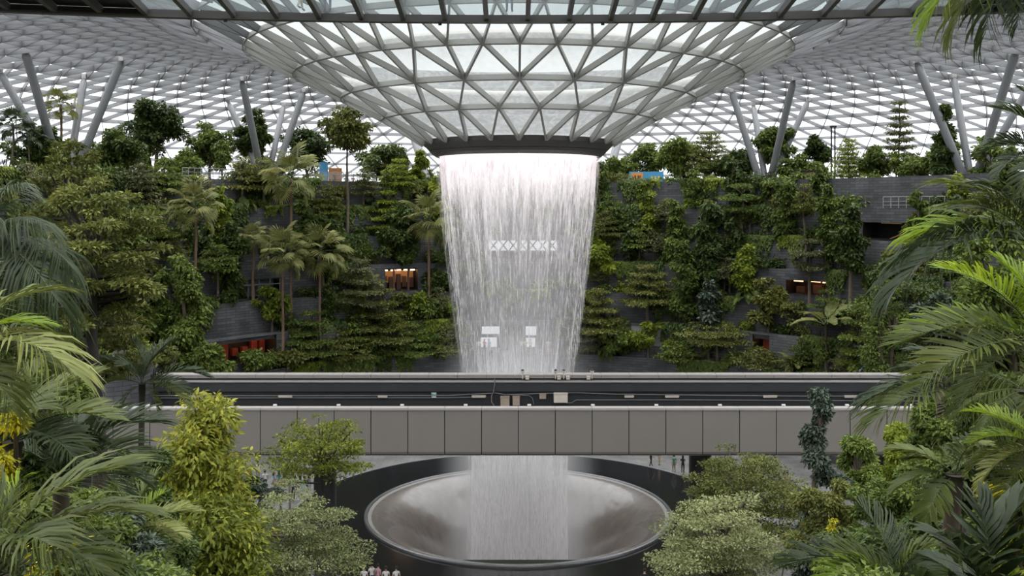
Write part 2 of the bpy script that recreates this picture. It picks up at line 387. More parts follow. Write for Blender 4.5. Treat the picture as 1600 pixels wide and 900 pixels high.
# waterfall
def water_mat(name, cover, pink, amax=0.66, amin=0.045):
    m, nt, out = M_new(name)
    tc = N(nt, 'ShaderNodeTexCoord'); sp = N(nt, 'ShaderNodeSeparateXYZ'); nt.links.new(tc.outputs['UV'], sp.inputs[0])
    def streak(su, sv, det, seed):
        mp = N(nt, 'ShaderNodeMapping'); mp.inputs['Scale'].default_value = (su, sv, 1); mp.inputs['Location'].default_value = (seed, seed * 1.7, seed)
        nt.links.new(tc.outputs['UV'], mp.inputs[0])
        no = N(nt, 'ShaderNodeTexNoise'); no.inputs['Scale'].default_value = 1.0; no.inputs['Detail'].default_value = det; no.inputs['Roughness'].default_value = 0.6
        nt.links.new(mp.outputs[0], no.inputs['Vector']); return no.outputs['Fac']
    s1 = streak(5.5, 0.40, 3, 1.3); s2 = streak(1.4, 0.06, 2, 7.1); s3 = streak(15.0, 1.5, 2, 3.7)
    def math_(op, a, b_=None, c=None):
        n = N(nt, 'ShaderNodeMath', operation=op)
        for i, q in enumerate((a, b_, c)):
            if q is None: continue
            if isinstance(q, (int, float)): n.inputs[i].default_value = q
            else: nt.links.new(q, n.inputs[i])
        return n.outputs[0]
    s = math_('ADD', math_('MULTIPLY', s1, 0.5), math_('ADD', math_('MULTIPLY', s2, 0.3), math_('MULTIPLY', s3, 0.2)))
    # coverage by height (v = metres above the plaza): solid at the lip, broken below
    mr = N(nt, 'ShaderNodeValToRGB'); 
    hv = math_('DIVIDE', math_('ADD', sp.outputs['Y'], 8.0), 38.0); nt.links.new(hv, mr.inputs[0])
    el = mr.color_ramp.elements
    el[0].position = 0.0; el[0].color = (cover[0],) * 3 + (1,); el[1].position = 1.0; el[1].color = (cover[3],) * 3 + (1,)
    q = el.new(0.5); q.color = (cover[1],) * 3 + (1,); q = el.new(0.86); q.color = (cover[2],) * 3 + (1,); q = el.new(0.945); q.color = (cover[2] + 0.12,) * 3 + (1,)
    thr = math_('ADD', math_('SUBTRACT', s, 0.5), math_('SUBTRACT', mr.outputs[0], 0.5))
    a = N(nt, 'ShaderNodeMapRange', interpolation_type='SMOOTHSTEP'); nt.links.new(thr, a.inputs[0])
    a.inputs['From Min'].default_value = -0.10; a.inputs['From Max'].default_value = 0.10; a.inputs['To Min'].default_value = amin; a.inputs['To Max'].default_value = amax
    d = N(nt, 'ShaderNodeBsdfDiffuse'); d.inputs[0].default_value = (*pink, 1); tl = N(nt, 'ShaderNodeBsdfTranslucent'); tl.inputs[0].default_value = (*pink, 1)
    dm = N(nt, 'ShaderNodeMixShader'); dm.inputs[0].default_value = 0.5; nt.links.new(d.outputs[0], dm.inputs[1]); nt.links.new(tl.outputs[0], dm.inputs[2])
    tp = N(nt, 'ShaderNodeBsdfTransparent'); ms = N(nt, 'ShaderNodeMixShader')
    nt.links.new(a.outputs[0], ms.inputs[0]); nt.links.new(tp.outputs[0], ms.inputs[1]); nt.links.new(dm.outputs[0], ms.inputs[2]); nt.links.new(ms.outputs[0], out.inputs[0])
    return m
fall = thing('waterfall', 'tall white veil of falling water pouring from the roof oculus into the basin', 'waterfall', (AX, AY, 0))
WPROF = [(6.42, 29.6), (6.38, 29.0), (6.27, 27), (6.0, 24), (5.6, 20.8), (5.1, 17), (4.7, 14), (4.3, 11.4), (4.0, 8), (3.8, 4.5), (3.75, 0), (3.7, -11)]
def fall_sheet(name, f, cover, pink, seed):
    b = MB(); n = 96; rows = []
    for (r0, z0), (r1, z1) in zip(WPROF, WPROF[1:]):
        k = max(1, int(abs(z1 - z0) / 1.0))
        for q in range(k): rows.append((r0 + (r1 - r0) * q / k, z0 + (z1 - z0) * q / k))
    rows.append(WPROF[-1]); rg = np.random.default_rng(seed); uv = []
    ph = rg.uniform(0, 6.28, 6)
    for k in range(n + 1):
        a = math.pi + 2 * math.pi * k / n
        for r, z in rows:
            t = (29 - z) / 35
            w = 1 + 0.035 * t * (math.sin(7 * a + ph[0]) + math.sin(13 * a + ph[1]) + math.sin(23 * a + ph[2]))
            b.v.append((r * f * w * math.sin(a), r * f * w * math.cos(a), z)); uv.append((k / n * 40 + seed, z))
    L = len(rows)
    for k in range(n):
        for i in range(L - 1): b.f.append((k * L + i, (k + 1) * L + i, (k + 1) * L + i + 1, k * L + i + 1)); b.m.append(0)
    return b.build(name, water_mat(name, cover, pink), fall, True, uv=uv)
fall_sheet('outer_sheet', 1.0, (0.64, 0.36, 0.45, 1.0), (0.965, 0.93, 0.935), 1)
fall_sheet('inner_sheet', 0.93, (0.68, 0.33, 0.40, 0.95), (0.95, 0.93, 0.935), 2)
fall_sheet('spray_sheet', 1.05, (0.44, 0.34, 0.30, 0.2), (0.9, 0.88, 0.88), 3)
fall_sheet('core_sheet', 0.72, (0.82, 0.46, 0.2, 0.1), (0.97, 0.965, 0.965), 4)
fall_sheet('core_sheet', 0.45, (0.82, 0.42, 0.2, 0.1), (0.97, 0.965, 0.965), 5)
WATERWHITE = pbr('water_drops', (0.88, 0.86, 0.865), 0.3, var=0.03)
b = MB(); rg = np.random.default_rng(5)
for k in range(3600):
    a = rg.uniform(0, 2 * math.pi); t = 0.02 + 0.9 * rg.random() ** 1.6 ; z = 29 - 35 * t
    r = np.interp(-z, [-q[1] for q in WPROF], [q[0] for q in WPROF]) * (1 + rg.normal(0, 0.015 + 0.04 * t)) 
    L = rg.uniform(0.3, 1.3); w = rg.uniform(0.006, 0.016)
    x, y = r * math.sin(a), r * math.cos(a); q = rg.uniform(0, 3.14); c, s_ = math.cos(q) * w, math.sin(q) * w
    b.add([(x, y, z + L / 2), (x + c, y + s_, z), (x - s_, y + c, z), (x - c * .7 + s_ * .7, y - s_ * .7 - c * .7, z), (x, y, z - L / 2)], [(0, 1, 2), (0, 2, 3), (0, 3, 1), (4, 2, 1), (4, 3, 2), (4, 1, 3)])
b.build('drop_streaks', WATERWHITE, fall, kind='stuff')

# spray drifting round the foot of the fall
m, nt, out = M_new('spray_mist'); vs_ = N(nt, 'ShaderNodeVolumeScatter'); vs_.inputs['Color'].default_value = (.99, .99, .99, 1); vs_.inputs['Anisotropy'].default_value = 0.2
tc = N(nt, 'ShaderNodeTexCoord'); sp_ = N(nt, 'ShaderNodeSeparateXYZ'); nt.links.new(tc.outputs['Object'], sp_.inputs[0])
l_ = N(nt, 'ShaderNodeVectorMath', operation='MULTIPLY'); l_.inputs[1].default_value = (1, 1, 0); nt.links.new(tc.outputs['Object'], l_.inputs[0])
ln = N(nt, 'ShaderNodeVectorMath', operation='LENGTH'); nt.links.new(l_.outputs[0], ln.inputs[0])
r1 = N(nt, 'ShaderNodeMapRange', interpolation_type='SMOOTHSTEP'); nt.links.new(ln.outputs['Value'], r1.inputs[0])
for k_, v_ in (('From Min', 3.0), ('From Max', 7.0), ('To Min', 1.0), ('To Max', 0.0)): r1.inputs[k_].default_value = v_
r2 = N(nt, 'ShaderNodeMapRange', interpolation_type='SMOOTHSTEP'); nt.links.new(sp_.outputs['Z'], r2.inputs[0])
for k_, v_ in (('From Min', 2.0), ('From Max', 17.0), ('To Min', 0.13), ('To Max', 0.0)): r2.inputs[k_].default_value = v_
mu_ = N(nt, 'ShaderNodeMath', operation='MULTIPLY'); nt.links.new(r1.outputs[0], mu_.inputs[0]); nt.links.new(r2.outputs[0], mu_.inputs[1])
nt.links.new(mu_.outputs[0], vs_.inputs['Density']); nt.links.new(vs_.outputs[0], out.inputs['Volume'])
b = MB(); b.tube([(0, 0, -10), (0, 0, -4), (0, 0, 0), (0, 0, 26)], [4.5, 6.0, 8.6, 8.6], 32); b.build('spray_mist', m, fall, kind='stuff')

# basin and plaza
ACRYL = pbr('wet_acrylic', (0.150, 0.128, 0.112), 0.24, var=0.4, scale=0.8, bump=0.06, spec=0.8, stretch=(2.2, 2.2, 0.5), coat=0.4)
basin = thing('funnel_basin', 'round clear funnel basin catching the waterfall in a black ring', 'basin', (AX, AY, 0))
b = MB(); b.lathe([(12.15, 0.14), (11.8, 0.10), (11.2, -0.05), (10.4, -0.4), (9.6, -0.95), (8.7, -1.9), (7.8, -3.2), (6.9, -4.9), (6.2, -6.8), (5.6, -9.2), (5.2, -12.5)], 96); b.build('funnel', ACRYL, basin, True)
b = MB(); b.lathe([(12.1, 0.16), (11.9, 0.145), (11.8, 0.115)], 96); b.build('lip', pbr('pale_lip', (0.26, 0.25, 0.24), 0.3, spec=0.6), basin, True)
b = MB(); b.lathe([(12.12, 0.02), (12.12, 0.22), (12.2, 0.26), (12.34, 0.26), (12.4, 0.2), (12.4, 0.0)], 96); b.build('rim', pbr('rim_metal', (0.20, 0.20, 0.20), 0.3, metal=0.6), basin, True)
def flat_ring(name, r0, r1, z, mt, n=96, rows=1, th=0.0):
    b = MB(); uv = []
    prof = [(r0 + (r1 - r0) * i / rows, z) for i in range(rows + 1)]
    if th: prof = [(r0, z - th)] + prof + [(r1, z - th)]
    b.lathe(prof, n, (AX, AY, 0)); uv = [(v[0], v[1]) for v in b.v]
    return b.build(name, mt, None, uv=uv)
o = flat_ring('trim_granite_ring', 12.4, 18.2, 0.06, GRANITE, th=0.2); o['kind'] = 'structure'
o = flat_ring('floor', 18.2, 92, -0.02, PAVE, rows=4); o['kind'] = 'structure'
b = MB(); b.lathe([(18.2, -0.1), (18.2, 0.1), (18.45, 0.1), (18.45, -0.1)], 96, (AX, AY, 0)); o = b.build('trim_kerb_ring', STEEL_D); o['kind'] = 'structure'
pit = MB(); pit.lathe([(12.3, -0.1), (12.3, -14), (0.01, -14)], 48, (AX, AY, 0)); o = pit.build('wall_pit', DARKROOM); o['kind'] = 'structure'

# ------------------------------------------------------------------ terraces round the far side
LEDGE = [(46.0, 28.0), (44.6, 24.7), (43.0, 21.3), (41.3, 17.9), (39.5, 14.5), (37.8, 11.1), (36.0, 7.4), (34.0, 3.7)]
AZ0, AZ1 = math.radians(-118), math.radians(118)
# openings: px0, px1, py0, py1, kind
OPEN = [(1348, 1436, 362, 388, 'copper'), (1228, 1292, 439, 461, 'dim'), (372, 440, 436, 466, 'glazed'), (335, 432, 521, 560, 'shop'),
        (602, 653, 433, 468, 'bright'), (764, 870, 374, 402, 'sky'), (742, 846, 506, 547, 'panes'), (980, 1034, 505, 537, 'screen'),
        (1176, 1202, 520, 552, 'red'), (1400, 1470, 300, 308, None)]
OPS = []
for (x0, x1, y0, y1, kd) in OPEN:
    if kd is None: continue
    for k, (R, zt) in enumerate(LEDGE):
        xm, d = ring_pt((x0 + x1) / 2, R); zc = EYE + (HZ - (y0 + y1) / 2) / FPX * d
        zb = LEDGE[k + 1][1] if k + 1 < len(LEDGE) else 0
        if zb <= zc <= zt:
            p0 = ring_pt(x0, R); p1 = ring_pt(x1, R)
            z1_ = min(zt - 0.25, EYE + (HZ - y0) / FPX * d); z0_ = max(zb + 0.15, min(EYE + (HZ - y1) / FPX * d, z1_ - (y1 - y0) / FPX * d * .95))
            want_ = (y1 - y0) / FPX * d
            if z1_ - z0_ < .75 * want_: z1_ = min(zt - .25, z0_ + want_)
            OPS.append(dict(k=k, a0=az_of(*p0), a1=az_of(*p1), z0=z0_, z1=z1_, kind=kd, R=R))
for k, (R, zt) in enumerate(LEDGE):
    zb = LEDGE[k + 1][1] - 0.4 if k + 1 < len(LEDGE) else -0.02
    mine = [o for o in OPS if o['k'] == k]
    br = sorted(set([AZ0 + (AZ1 - AZ0) * i / 100 for i in range(101)] + [q for o in mine for q in (o['a0'], o['a1'])]))
    b = MB(); uv = []
    def quad(a0, a1, z0, z1):
        b.add([pol(a0, R, z0), pol(a1, R, z0), pol(a1, R, z1), pol(a0, R, z1)], [(0, 1, 2, 3)])
        uv.extend([(a0 * R, z0), (a1 * R, z0), (a1 * R, z1), (a0 * R, z1)])
    for a0, a1 in zip(br, br[1:]):
        am = (a0 + a1) / 2; op = [o for o in mine if o['a0'] < am < o['a1']]
        if op: quad(a0, a1, zb, op[0]['z0']); quad(a0, a1, op[0]['z1'], zt)
        else: quad(a0, a1, zb, zt)
        b.add([pol(a0, R, zt), pol(a1, R, zt), pol(a1, R + 0.35, zt), pol(a0, R + 0.35, zt)], [(0, 1, 2, 3)]); uv.extend([(a0 * R, zt), (a1 * R, zt), (a1 * R, zt + .35), (a0 * R, zt + .35)])
        b.add([pol(a0, R + 0.35, zt - 0.7), pol(a1, R + .35, zt - .7), pol(a1, R + 0.35, zt), pol(a0, R + 0.35, zt)], [(0, 1, 2, 3)]); uv.extend([(a0 * R, zt - .7), (a1 * R, zt - .7), (a1 * R, zt), (a0 * R, zt)])
    o = b.build('wall_back', STONE_L if k in (2, 5) else STONE, uv=uv); o['kind'] = 'structure'
    Rn = LEDGE[k - 1][0] if k else 90.0
    b = MB(); b.lathe([(R + 0.3, zt - 0.35 if k else zt - 0.9), (Rn + 0.2, zt - 0.35 if k else zt - 0.9)], 100, (AX, AY, 0), AZ0, AZ1)
    o = b.build('trim_ledge' if k else 'floor', SOIL if k else DECK); o['kind'] = 'structure'

SHOPGLOW = glow_mat('shop_lamp', (1.0, 0.42, 0.16), 1.6); WARM = glow_mat('warm_lamp', (1.0, 0.62, 0.32), 2.2); SKYPANE = glow_mat('backlit_window', (0.93, 0.97, 1.0), 0.17)
COPPER = pbr('copper_strip', (0.45, 0.25, 0.12), 0.4, metal=0.3); REDP = pbr('red_panel', (0.35, 0.05, 0.02), 0.5); BROWN = pbr('brown_fitting', (0.14, 0.07, 0.04), 0.6)
SCREEN = pbr('grey_screen', (0.36, 0.37, 0.38), 0.6)
rngo = random.Random(4)
for i, o in enumerate(OPS):
    a0, a1, z0, z1, R, kd = o['a0'], o['a1'], o['z0'], o['z1'], o['R'], o['kind']
    alc = bpy.data.objects.new('wall_alcove', None); COL.objects.link(alc); alc['kind'] = 'structure'
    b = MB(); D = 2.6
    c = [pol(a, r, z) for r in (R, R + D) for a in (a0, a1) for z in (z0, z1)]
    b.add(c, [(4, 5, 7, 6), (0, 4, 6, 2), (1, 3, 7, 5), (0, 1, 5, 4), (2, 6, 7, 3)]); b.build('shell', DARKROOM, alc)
    am = (a0 + a1) / 2; W = (a1 - a0) * R; H = z1 - z0
    def at(u, dz, v): return Vector(pol(a0 + (a1 - a0) * u, R + dz, z0 + H * v))
    def bar(u0, v0, u1, v1, dz, w, mt, nm, h=0.1):
        b = MB(); A = at(u0, dz, v0); B = at(u1, dz, v1); b.beam(A, B, w, h, (math.sin(am), math.cos(am), 0.001)); return b.build(nm, mt, alc)
    def slab(u0, u1, v0, v1, dz, mt, nm, th=0.08):
        b = MB(); q = [at(u, d, v) for d in (dz, dz + th) for u in (u0, u1) for v in (v0, v1)]
        b.add(q, [(0, 2, 3, 1), (4, 5, 7, 6), (0, 4, 6, 2), (1, 3, 7, 5), (0, 1, 5, 4), (2, 6, 7, 3)]); return b.build(nm, mt, alc)
    if kd == 'copper':
        slab(0.33, 0.70, 0.93, 1.0, -0.05, COPPER, 'strip'); bar(0.45, 0.02, 0.98, 0.75, 0.3, 0.1, COPPER, 'handrail')
    if kd in ('shop', 'bright', 'dim', 'red'):
        n = {'shop': 7, 'bright': 5, 'dim': 3, 'red': 1}[kd]
        for q in range(n):
            u = (q + 0.5) / n
            slab(u - 0.3 / n, u + 0.3 / n, rngo.uniform(.0, .2), rngo.uniform(.45, .85), 1.2 + rngo.random(), {'shop': REDP, 'red': REDP}.get(kd, BROWN), 'display_unit', 0.5)
            slab(u - 0.32 / n, u + 0.32 / n, 0.86, 0.92, 1.0 + rngo.random(), SHOPGLOW if kd != 'bright' else WARM, 'shop_lamp')
        if kd == 'bright': slab(0.03, 0.97, 0.3, 0.85, 2.3, WARM if False else pbr('amber_backboard', (0.6, 0.33, 0.14), 0.6), 'backboard'); [bar(u, 0, u, 1, 0.3, 0.22, BROWN, 'post', 0.2) for u in (0.28, 0.72)]
    if kd == 'glazed':
        slab(0, 1, 0, 1, 0.25, RAILGLASS, 'pane', 0.03); slab(0, 1, 0, 0.9, 2.0, SCREEN, 'blind')
        for u in (0.02, 0.25, 0.5, 0.75, 0.98): bar(u, 0, u, 1, 0.2, 0.12, STEEL_D, 'mullion')
        bar(0, 0.7, 1, 0.7, 0.2, 0.12, STEEL_D, 'mullion')
    if kd == 'screen': slab(0, 1, 0, 1, 0.1, SCREEN, 'panel')
    if kd == 'sky':
        for u0, u1 in ((0.0, 0.42), (0.46, 0.56), (0.6, 0.86), (0.9, 1.0)): slab(u0, u1, 0.35, 1, 1.5, SKYPANE, 'window_pane')
        for q in range(7): bar(q / 7, 0.3, (q + 1) / 7, 1.0, 0.8, 0.16, STEEL_D, 'brace'); bar((q + 1) / 7, 0.3, q / 7, 1.0, 0.8, 0.16, STEEL_D, 'brace')
    if kd == 'panes':
        for u0, u1, v0, v1 in ((0.1, 0.34, 0.05, 0.42), (0.12, 0.38, 0.55, 0.95), (0.76, 0.9, 0.05, 0.4), (0.76, 0.92, 0.5, 0.9)): slab(u0, u1, v0, v1, 1.6, SKYPANE, 'window_pane')
        for u in (0.4, 0.56, 0.72, 0.93): bar(u, 0, u, 1, 0.6, 0.16, STEEL_D, 'post')

# glass parapet with rails on the upper deck
def rail_run(px0, px1, R, zb, label, n):
    p0 = az_of(*ring_pt(px0, R)); p1 = az_of(*ring_pt(px1, R))
    t = thing('railing', label, 'railing', pol((p0 + p1) / 2, R, zb)); base = Vector(t.location)
    for i in range(n + 1):
        a = p0 + (p1 - p0) * i / n; b = MB(); q = Vector(pol(a, R, 0)) - Vector((base.x, base.y, 0)); b.tube([q, q + Vector((0, 0, 1.15))], 0.035, 6); b.build('post', STEEL, t)
        if i < n:
            a2 = p0 + (p1 - p0) * (i + 1) / n; q2 = Vector(pol(a2, R, 0)) - Vector((base.x, base.y, 0))
            b = MB(); b.tube([q + Vector((0, 0, 1.15)), q2 + Vector((0, 0, 1.15))], 0.04, 6); b.build('handrail', STEEL, t)
            for hh in (0.3, 0.7):
                b = MB(); b.tube([q + Vector((0, 0, hh)), q2 + Vector((0, 0, hh))], 0.02, 5); b.build('rail', STEEL, t)
            b = MB(); b.add([q + Vector((0, 0, .08)), q2 + Vector((0, 0, .08)), q2 + Vector((0, 0, 1.08)), q + Vector((0, 0, 1.08))], [(0, 1, 2, 3)]); b.build('glass', RAILGLASS, t)
rail_run(285, 400, 46.15, 28.0, 'thin steel and glass railing on the upper terrace above the hanging planters', 12)
rail_run(495, 585, 46.15, 28.0, 'thin steel railing in front of the blue kiosk and the visitors', 10)
rail_run(1380, 1500, 44.75, 24.7, 'thin steel railing along the ledge below the long slate parapet', 10)

# ------------------------------------------------------------------ roof columns
def roof_z(r): return float(np.interp(r, [q[0] for q in PROF], [q[1] for q in PROF]))
def roof_hit(px, py):
    """where the sight line through a picture point meets the underside of the roof beyond its crest"""
    d = 92.0
    while d < 160:
        q = P(px, py, d)
        if q.z > roof_z(math.hypot(q.x - AX, q.y - AY)) - 0.6: return q
        d += 0.1
    return P(px, py, 140)
COLS = [(106, [(38, 77), (190, 94), (0, 113), (132, 122)], 'four-limbed steel roof column beside the tall dark deck tree'),
        (418, [(378, 125), (475, 143), (357, 160), (443, 165)], 'four-limbed steel roof column behind the tallest fan palms'),
        (676, [(637, 190), (722, 196), (650, 205), (715, 205)], 'steel roof column standing directly beside the waterfall and the bright green climber'),
        (941, [(977, 190), (892, 196), (966, 205), (900, 205)], 'steel roof column hidden mostly behind the waterfall, above the striped mural board'),
        (1195, [(1143, 143), (1240, 125), (1177, 165), (1263, 157)], 'four-limbed steel roof column in the trees beside the square brown planter'),
        (1515, [(1432, 97), (1588, 78), (1490, 120), (1622, 112)], 'four-limbed steel roof column rising behind the slim dark creeper tower')]
for fx, tops, lab in COLS:
    x_, y_ = ring_pt(fx, 50.0); foot = Vector((x_, y_, 26.9))
    t = thing('roof_column', lab, 'column', foot)
    for i, (px, py) in enumerate(tops):
        top = roof_hit(px, py); rad = .42 if i < 2 else .38
        f0 = foot + (top - foot) * 0.02; f0 = f0 + Vector((.3 if top.x > foot.x else -.3, .2 if i > 1 else -.2, 0))
        b = MB(); L = [f0 + (top - f0) * q - foot for q in (0, .03, .5, .95, 1.0)]; b.tube(L, [rad * .7, rad, rad, rad, rad * .45], 14)
        b.build('limb', COLUMN, t, True)
        b = MB(); b.box(top - foot + Vector((0, 0, .15)), (.45, .45, .5)); b.build('bracket', STEEL, t)
    b = MB(); b.tube([(0, 0, 0), (0, 0, 0.5)], [0.9, 0.75], 16); b.build('base', COLUMN, t)

# ------------------------------------------------------------------ train bridge
BD, BB = 57.0, 66.5                     # depth of the front and the rear parapet
bz0, bz1 = EYE - 389 / 1500 * BD, EYE - 316 / 1500 * BD
rz1 = EYE - 258.5 / 1500 * BB
bridge = thing('rail_bridge', 'long grey panelled train bridge crossing in front of the waterfall', 'bridge', (0, BD, bz0))
b0 = Vector((0, BD, bz0)); PW = 57.6 / 1500 * BD; PX0 = (810 - 800) / 1500 * BD
for k in range(-17, 18):
    x0 = PX0 + k * PW; hgt = bz1 - bz0
    b = MB(); g = 0.025
    prof = [(0.35, 0.0), (0.10, 0.06), (0.0, 0.30), (0.0, hgt), (0.3, hgt)]
    vs = [(x, y, z) for x in (x0 + g, x0 + PW - g) for (y, z) in prof]
    n = len(prof); b.add(vs, [(i, i + n, i + n + 1, i + 1) for i in range(n - 1)] + [tuple(range(n)), tuple(reversed(range(n, 2 * n)))]); b.build('panel', PANEL, bridge)
    b = MB(); b.box((x0 + PW / 2, 0.28, hgt + 0.06), (PW - 0.02, 0.66, 0.12)); b.build('coping', COPING, bridge)
xa, xb = -17 * PW, 18 * PW
def bx(mb, x0, x1, y0, y1, z0, z1): mb.box(((x0 + x1) / 2, (y0 + y1) / 2 - BD, (z0 + z1) / 2 - bz0), (x1 - x0, y1 - y0, z1 - z0))
b = MB(); bx(b, xa, xb, BD + 0.06, BD + 0.4, bz0 + 0.1, bz1 - 0.02); b.build('parapet_core', CHAR, bridge)
b = MB(); bx(b, xa, xb, BD + 0.4, BB, bz0 + 0.05, bz0 + 0.75); b.build('deck', CHAR, bridge)
rb = lambda y: EYE + (HZ - y) / FPX * BB
b = MB(); bx(b, xa, xb, BB + 0.02, BB + 0.5, bz0 + 0.7, rb(612)); b.build('lower_wall', CHAR, bridge)
b = MB(); bx(b, xa, xb, BB - 0.18, BB + 0.5, rb(611), rb(596.5)); b.build('upper_band', CHAR2, bridge)
b = MB(); bx(b, xa, xb, BB - 0.26, BB + 0.5, rb(596.5), rb(594.6)); b.build('ledge', COPING, bridge)
b = MB(); bx(b, xa, xb, BB + 0.1, BB + 0.5, rb(594.8), rb(590.6)); b.build('recess_band', CHAR, bridge)
SEGP = 45.0 / 1500 * BB
for k in range(-22, 23):
    x0 = k * SEGP + 0.2
    b = MB(); bx(b, x0 + .012, x0 + SEGP - .012, BB + 0.05, BB + 0.75, rb(590.8), rb(587.2)); b.box((x0 + SEGP / 2, BB + 0.4 - BD, rb(586.3) - bz0), (SEGP - .03, 0.82, 0.09)); b.build('coping_stone', COPING, bridge)
def wpt(px, py, dy=-0.12): # point on the rear wall face
    p = P(px, py, BB + dy); return p - b0
b = MB(); b.tube([wpt(150, 618), wpt(430, 618.5), wpt(700, 618), wpt(775, 614), wpt(790, 617), wpt(840, 615), wpt(900, 613.5), wpt(960, 616), wpt(1250, 619), wpt(1500, 619)], 0.03, 5); b.build('conduit', CABLE, bridge)
b = MB(); b.tube([wpt(150, 622), wpt(700, 621.5), wpt(760, 620)], 0.025, 5); b.build('conduit', CABLE, bridge)
b = MB(); b.tube([wpt(885, 630), wpt(893, 629.5), wpt(900, 625), wpt(1100, 625), wpt(1500, 627)], 0.025, 5); b.build('conduit', CABLE, bridge)
b = MB(); b.tube([wpt(773, 592, -.3), wpt(773, 600, -.25), wpt(771, 612, -.2), wpt(768, 619), wpt(768, 628), wpt(772, 634)], 0.035, 5); b.build('drop_cable', CABLE, bridge)
b = MB(); b.tube([wpt(790, 617), wpt(826, 618), wpt(832, 622), wpt(834, 632)], 0.02, 5); b.build('drop_cable', CABLE, bridge)
def wbox(px, py, w, h, dpt, mt, nm):
    b = MB(); c = wpt(px, py, -0.02 - dpt / 2); s = BB / FPX; b.box(c, (w * s, dpt, h * s)); b.box(c + Vector((0, -dpt / 2 - 0.01, h * s * 0.5 - 0.03)), (w * s + 0.05, 0.05, 0.05)); return b.build(nm, mt, bridge)
o = wbox(789, 627, 14, 16, .3, BEIGE, 'junction_box'); o['label'] = 'larger beige junction box'
o = wbox(806.5, 626, 11, 14, .26, BEIGE, 'junction_box'); o['label'] = 'smaller beige junction box'
o = wbox(848, 619, 10, 7.5, .2, BEIGE, 'junction_box')
o = wbox(876, 621, 21.5, 15, .35, CREAM, 'switch_cabinet'); o['label'] = 'cream switch cabinet'
for px in (446, 598, 748, 983, 1050, 1203, 1330, 300, 200): wbox(px, 619.5, 21 if px not in (598, 983) else 14, 3.2, .16, CREAM, 'strip_light')
sg = wbox(678, 617.5, 7, 8.5, .05, WHITE, 'exit_sign'); sg['label'] = 'green and white exit sign'
b = MB(); c = wpt(678, 616, -.09); b.box(c, (.28, .02, .18)); s_ = b.build('sign_field', GREENSIGN, sg)
b = MB(); c = wpt(678.3, 616, -.105); b.box(c + Vector((0, 0, .055)), (.035, .01, .035)); b.beam(c + Vector((-.03, 0, .03)), c + Vector((.01, 0, -.02)), .03, .01); b.beam(c + Vector((.01, 0, -.02)), c + Vector((.06, 0, -.07)), .02, .01); b.beam(c + Vector((0, 0, -.02)), c + Vector((-.06, 0, -.06)), .02, .01); b.beam(c + Vector((-.02, 0, .02)), c + Vector((.06, 0, .02)), .02, .01); b.build('running_figure', WHITE, sg)
for px in (816.5, 868, 881, 925):
    b = MB(); c = P(px, 592, BB - .15) - b0; b.tube([c, c + Vector((0, 0, .42))], 0.035, 8); b.tube([c + Vector((0, 0, .40)), c + Vector((0, 0, .46)), c + Vector((0, 0, .56))], [.04, .13, .14], 10)
    cm = b.build('dome_camera', CREAM, bridge)
    b = MB(); b.tube([c + Vector((0, 0, .56)), c + Vector((0, 0, .62)), c + Vector((0, 0, .68))], [.11, .10, .03], 10); b.build('dome', CHAR2, cm)
for px in (824, 873.5, 887.5, 919.5): 
    b = MB(); c = P(px, 590.5, BB - .12) - b0; b.box(c, (.24, .2, .2)); b.box(c + Vector((0, -.02, .11)), (.27, .24, .02)); b.build('cable_box', CREAM, bridge)
for k in range(-7, 10):
    px = 827 + k * 99.3; c = P(px, 634.5, BD + 1.2) - b0
    b = MB(); b.box(c + Vector((0, 0, .02)), (.22, .16, .14), M=Matrix.Rotation(.5, 3, 'X')); b.box(c + Vector((0, 0, -.12)), (.06, .06, .24)); b.box(c + Vector((0, 0.02, -.22)), (.2, .2, .03)); b.build('floodlight', STEEL, bridge)
for px in (508, 1094):
    x = (px - 800) / 1500 * 62
    b = MB(); b.tube([(x, 62 - BD, -bz0), (x, 62 - BD, 0.1)], 0.72, 24); b.box((x, 62 - BD, 0.0), (2.2, 3.0, 0.3)); b.build('pillar', CHAR2, bridge, True)

# ------------------------------------------------------------------ glass-floored footbridge overhead
FB_D = 37.0; FB_R = 85.0; FB_C = FB_D - FB_R; fz = EYE + 292 / 1500 * FB_D
foot = thing('glass_footbridge', 'curved footbridge with glass floor and dark steel joists overhead', 'bridge', (0, FB_D, fz))
f0 = Vector((0, FB_D, fz))
def fb(ang, r, z): return Vector((r * math.sin(ang), FB_C + r * math.cos(ang), z)) - Vector((0, FB_D, 0))
b = MB(); NSEG = 60; A_ = 0.34
for i in range(NSEG):
    a0, a1 = -A_ + 2 * A_ * i / NSEG, -A_ + 2 * A_ * (i + 1) / NSEG
    def q(a, r, z): return fb(a, r, z)
    for (r0, r1, z0, z1) in ((FB_R - .12, FB_R, -.05, .22), (FB_R - .3, FB_R + .05, -.10, -.02)):
        vs = [q(a, r, z) for a in (a0, a1) for r in (r0, r1) for z in (z0, z1)]
        b.add(vs, [(0, 4, 5, 1), (2, 3, 7, 6), (0, 2, 6, 4), (1, 5, 7, 3)])
b.build('girder', GIRDER, foot)
b = MB()
for i in range(NSEG):
    a0, a1 = -A_ + 2 * A_ * i / NSEG, -A_ + 2 * A_ * (i + 1) / NSEG
    vs = [fb(a, r, z) for a in (a0, a1) for r in (FB_R - 4.6, FB_R - 4.4) for z in (-.05, .24)]
    b.add(vs, [(0, 4, 5, 1), (2, 3, 7, 6), (0, 2, 6, 4), (1, 5, 7, 3)])
b.build('girder', GIRDER, foot)
JS = 64.5 / 1500 * FB_D / FB_R; j0 = (418 - 820) / 1500 * FB_D / FB_R / 6
k = 0
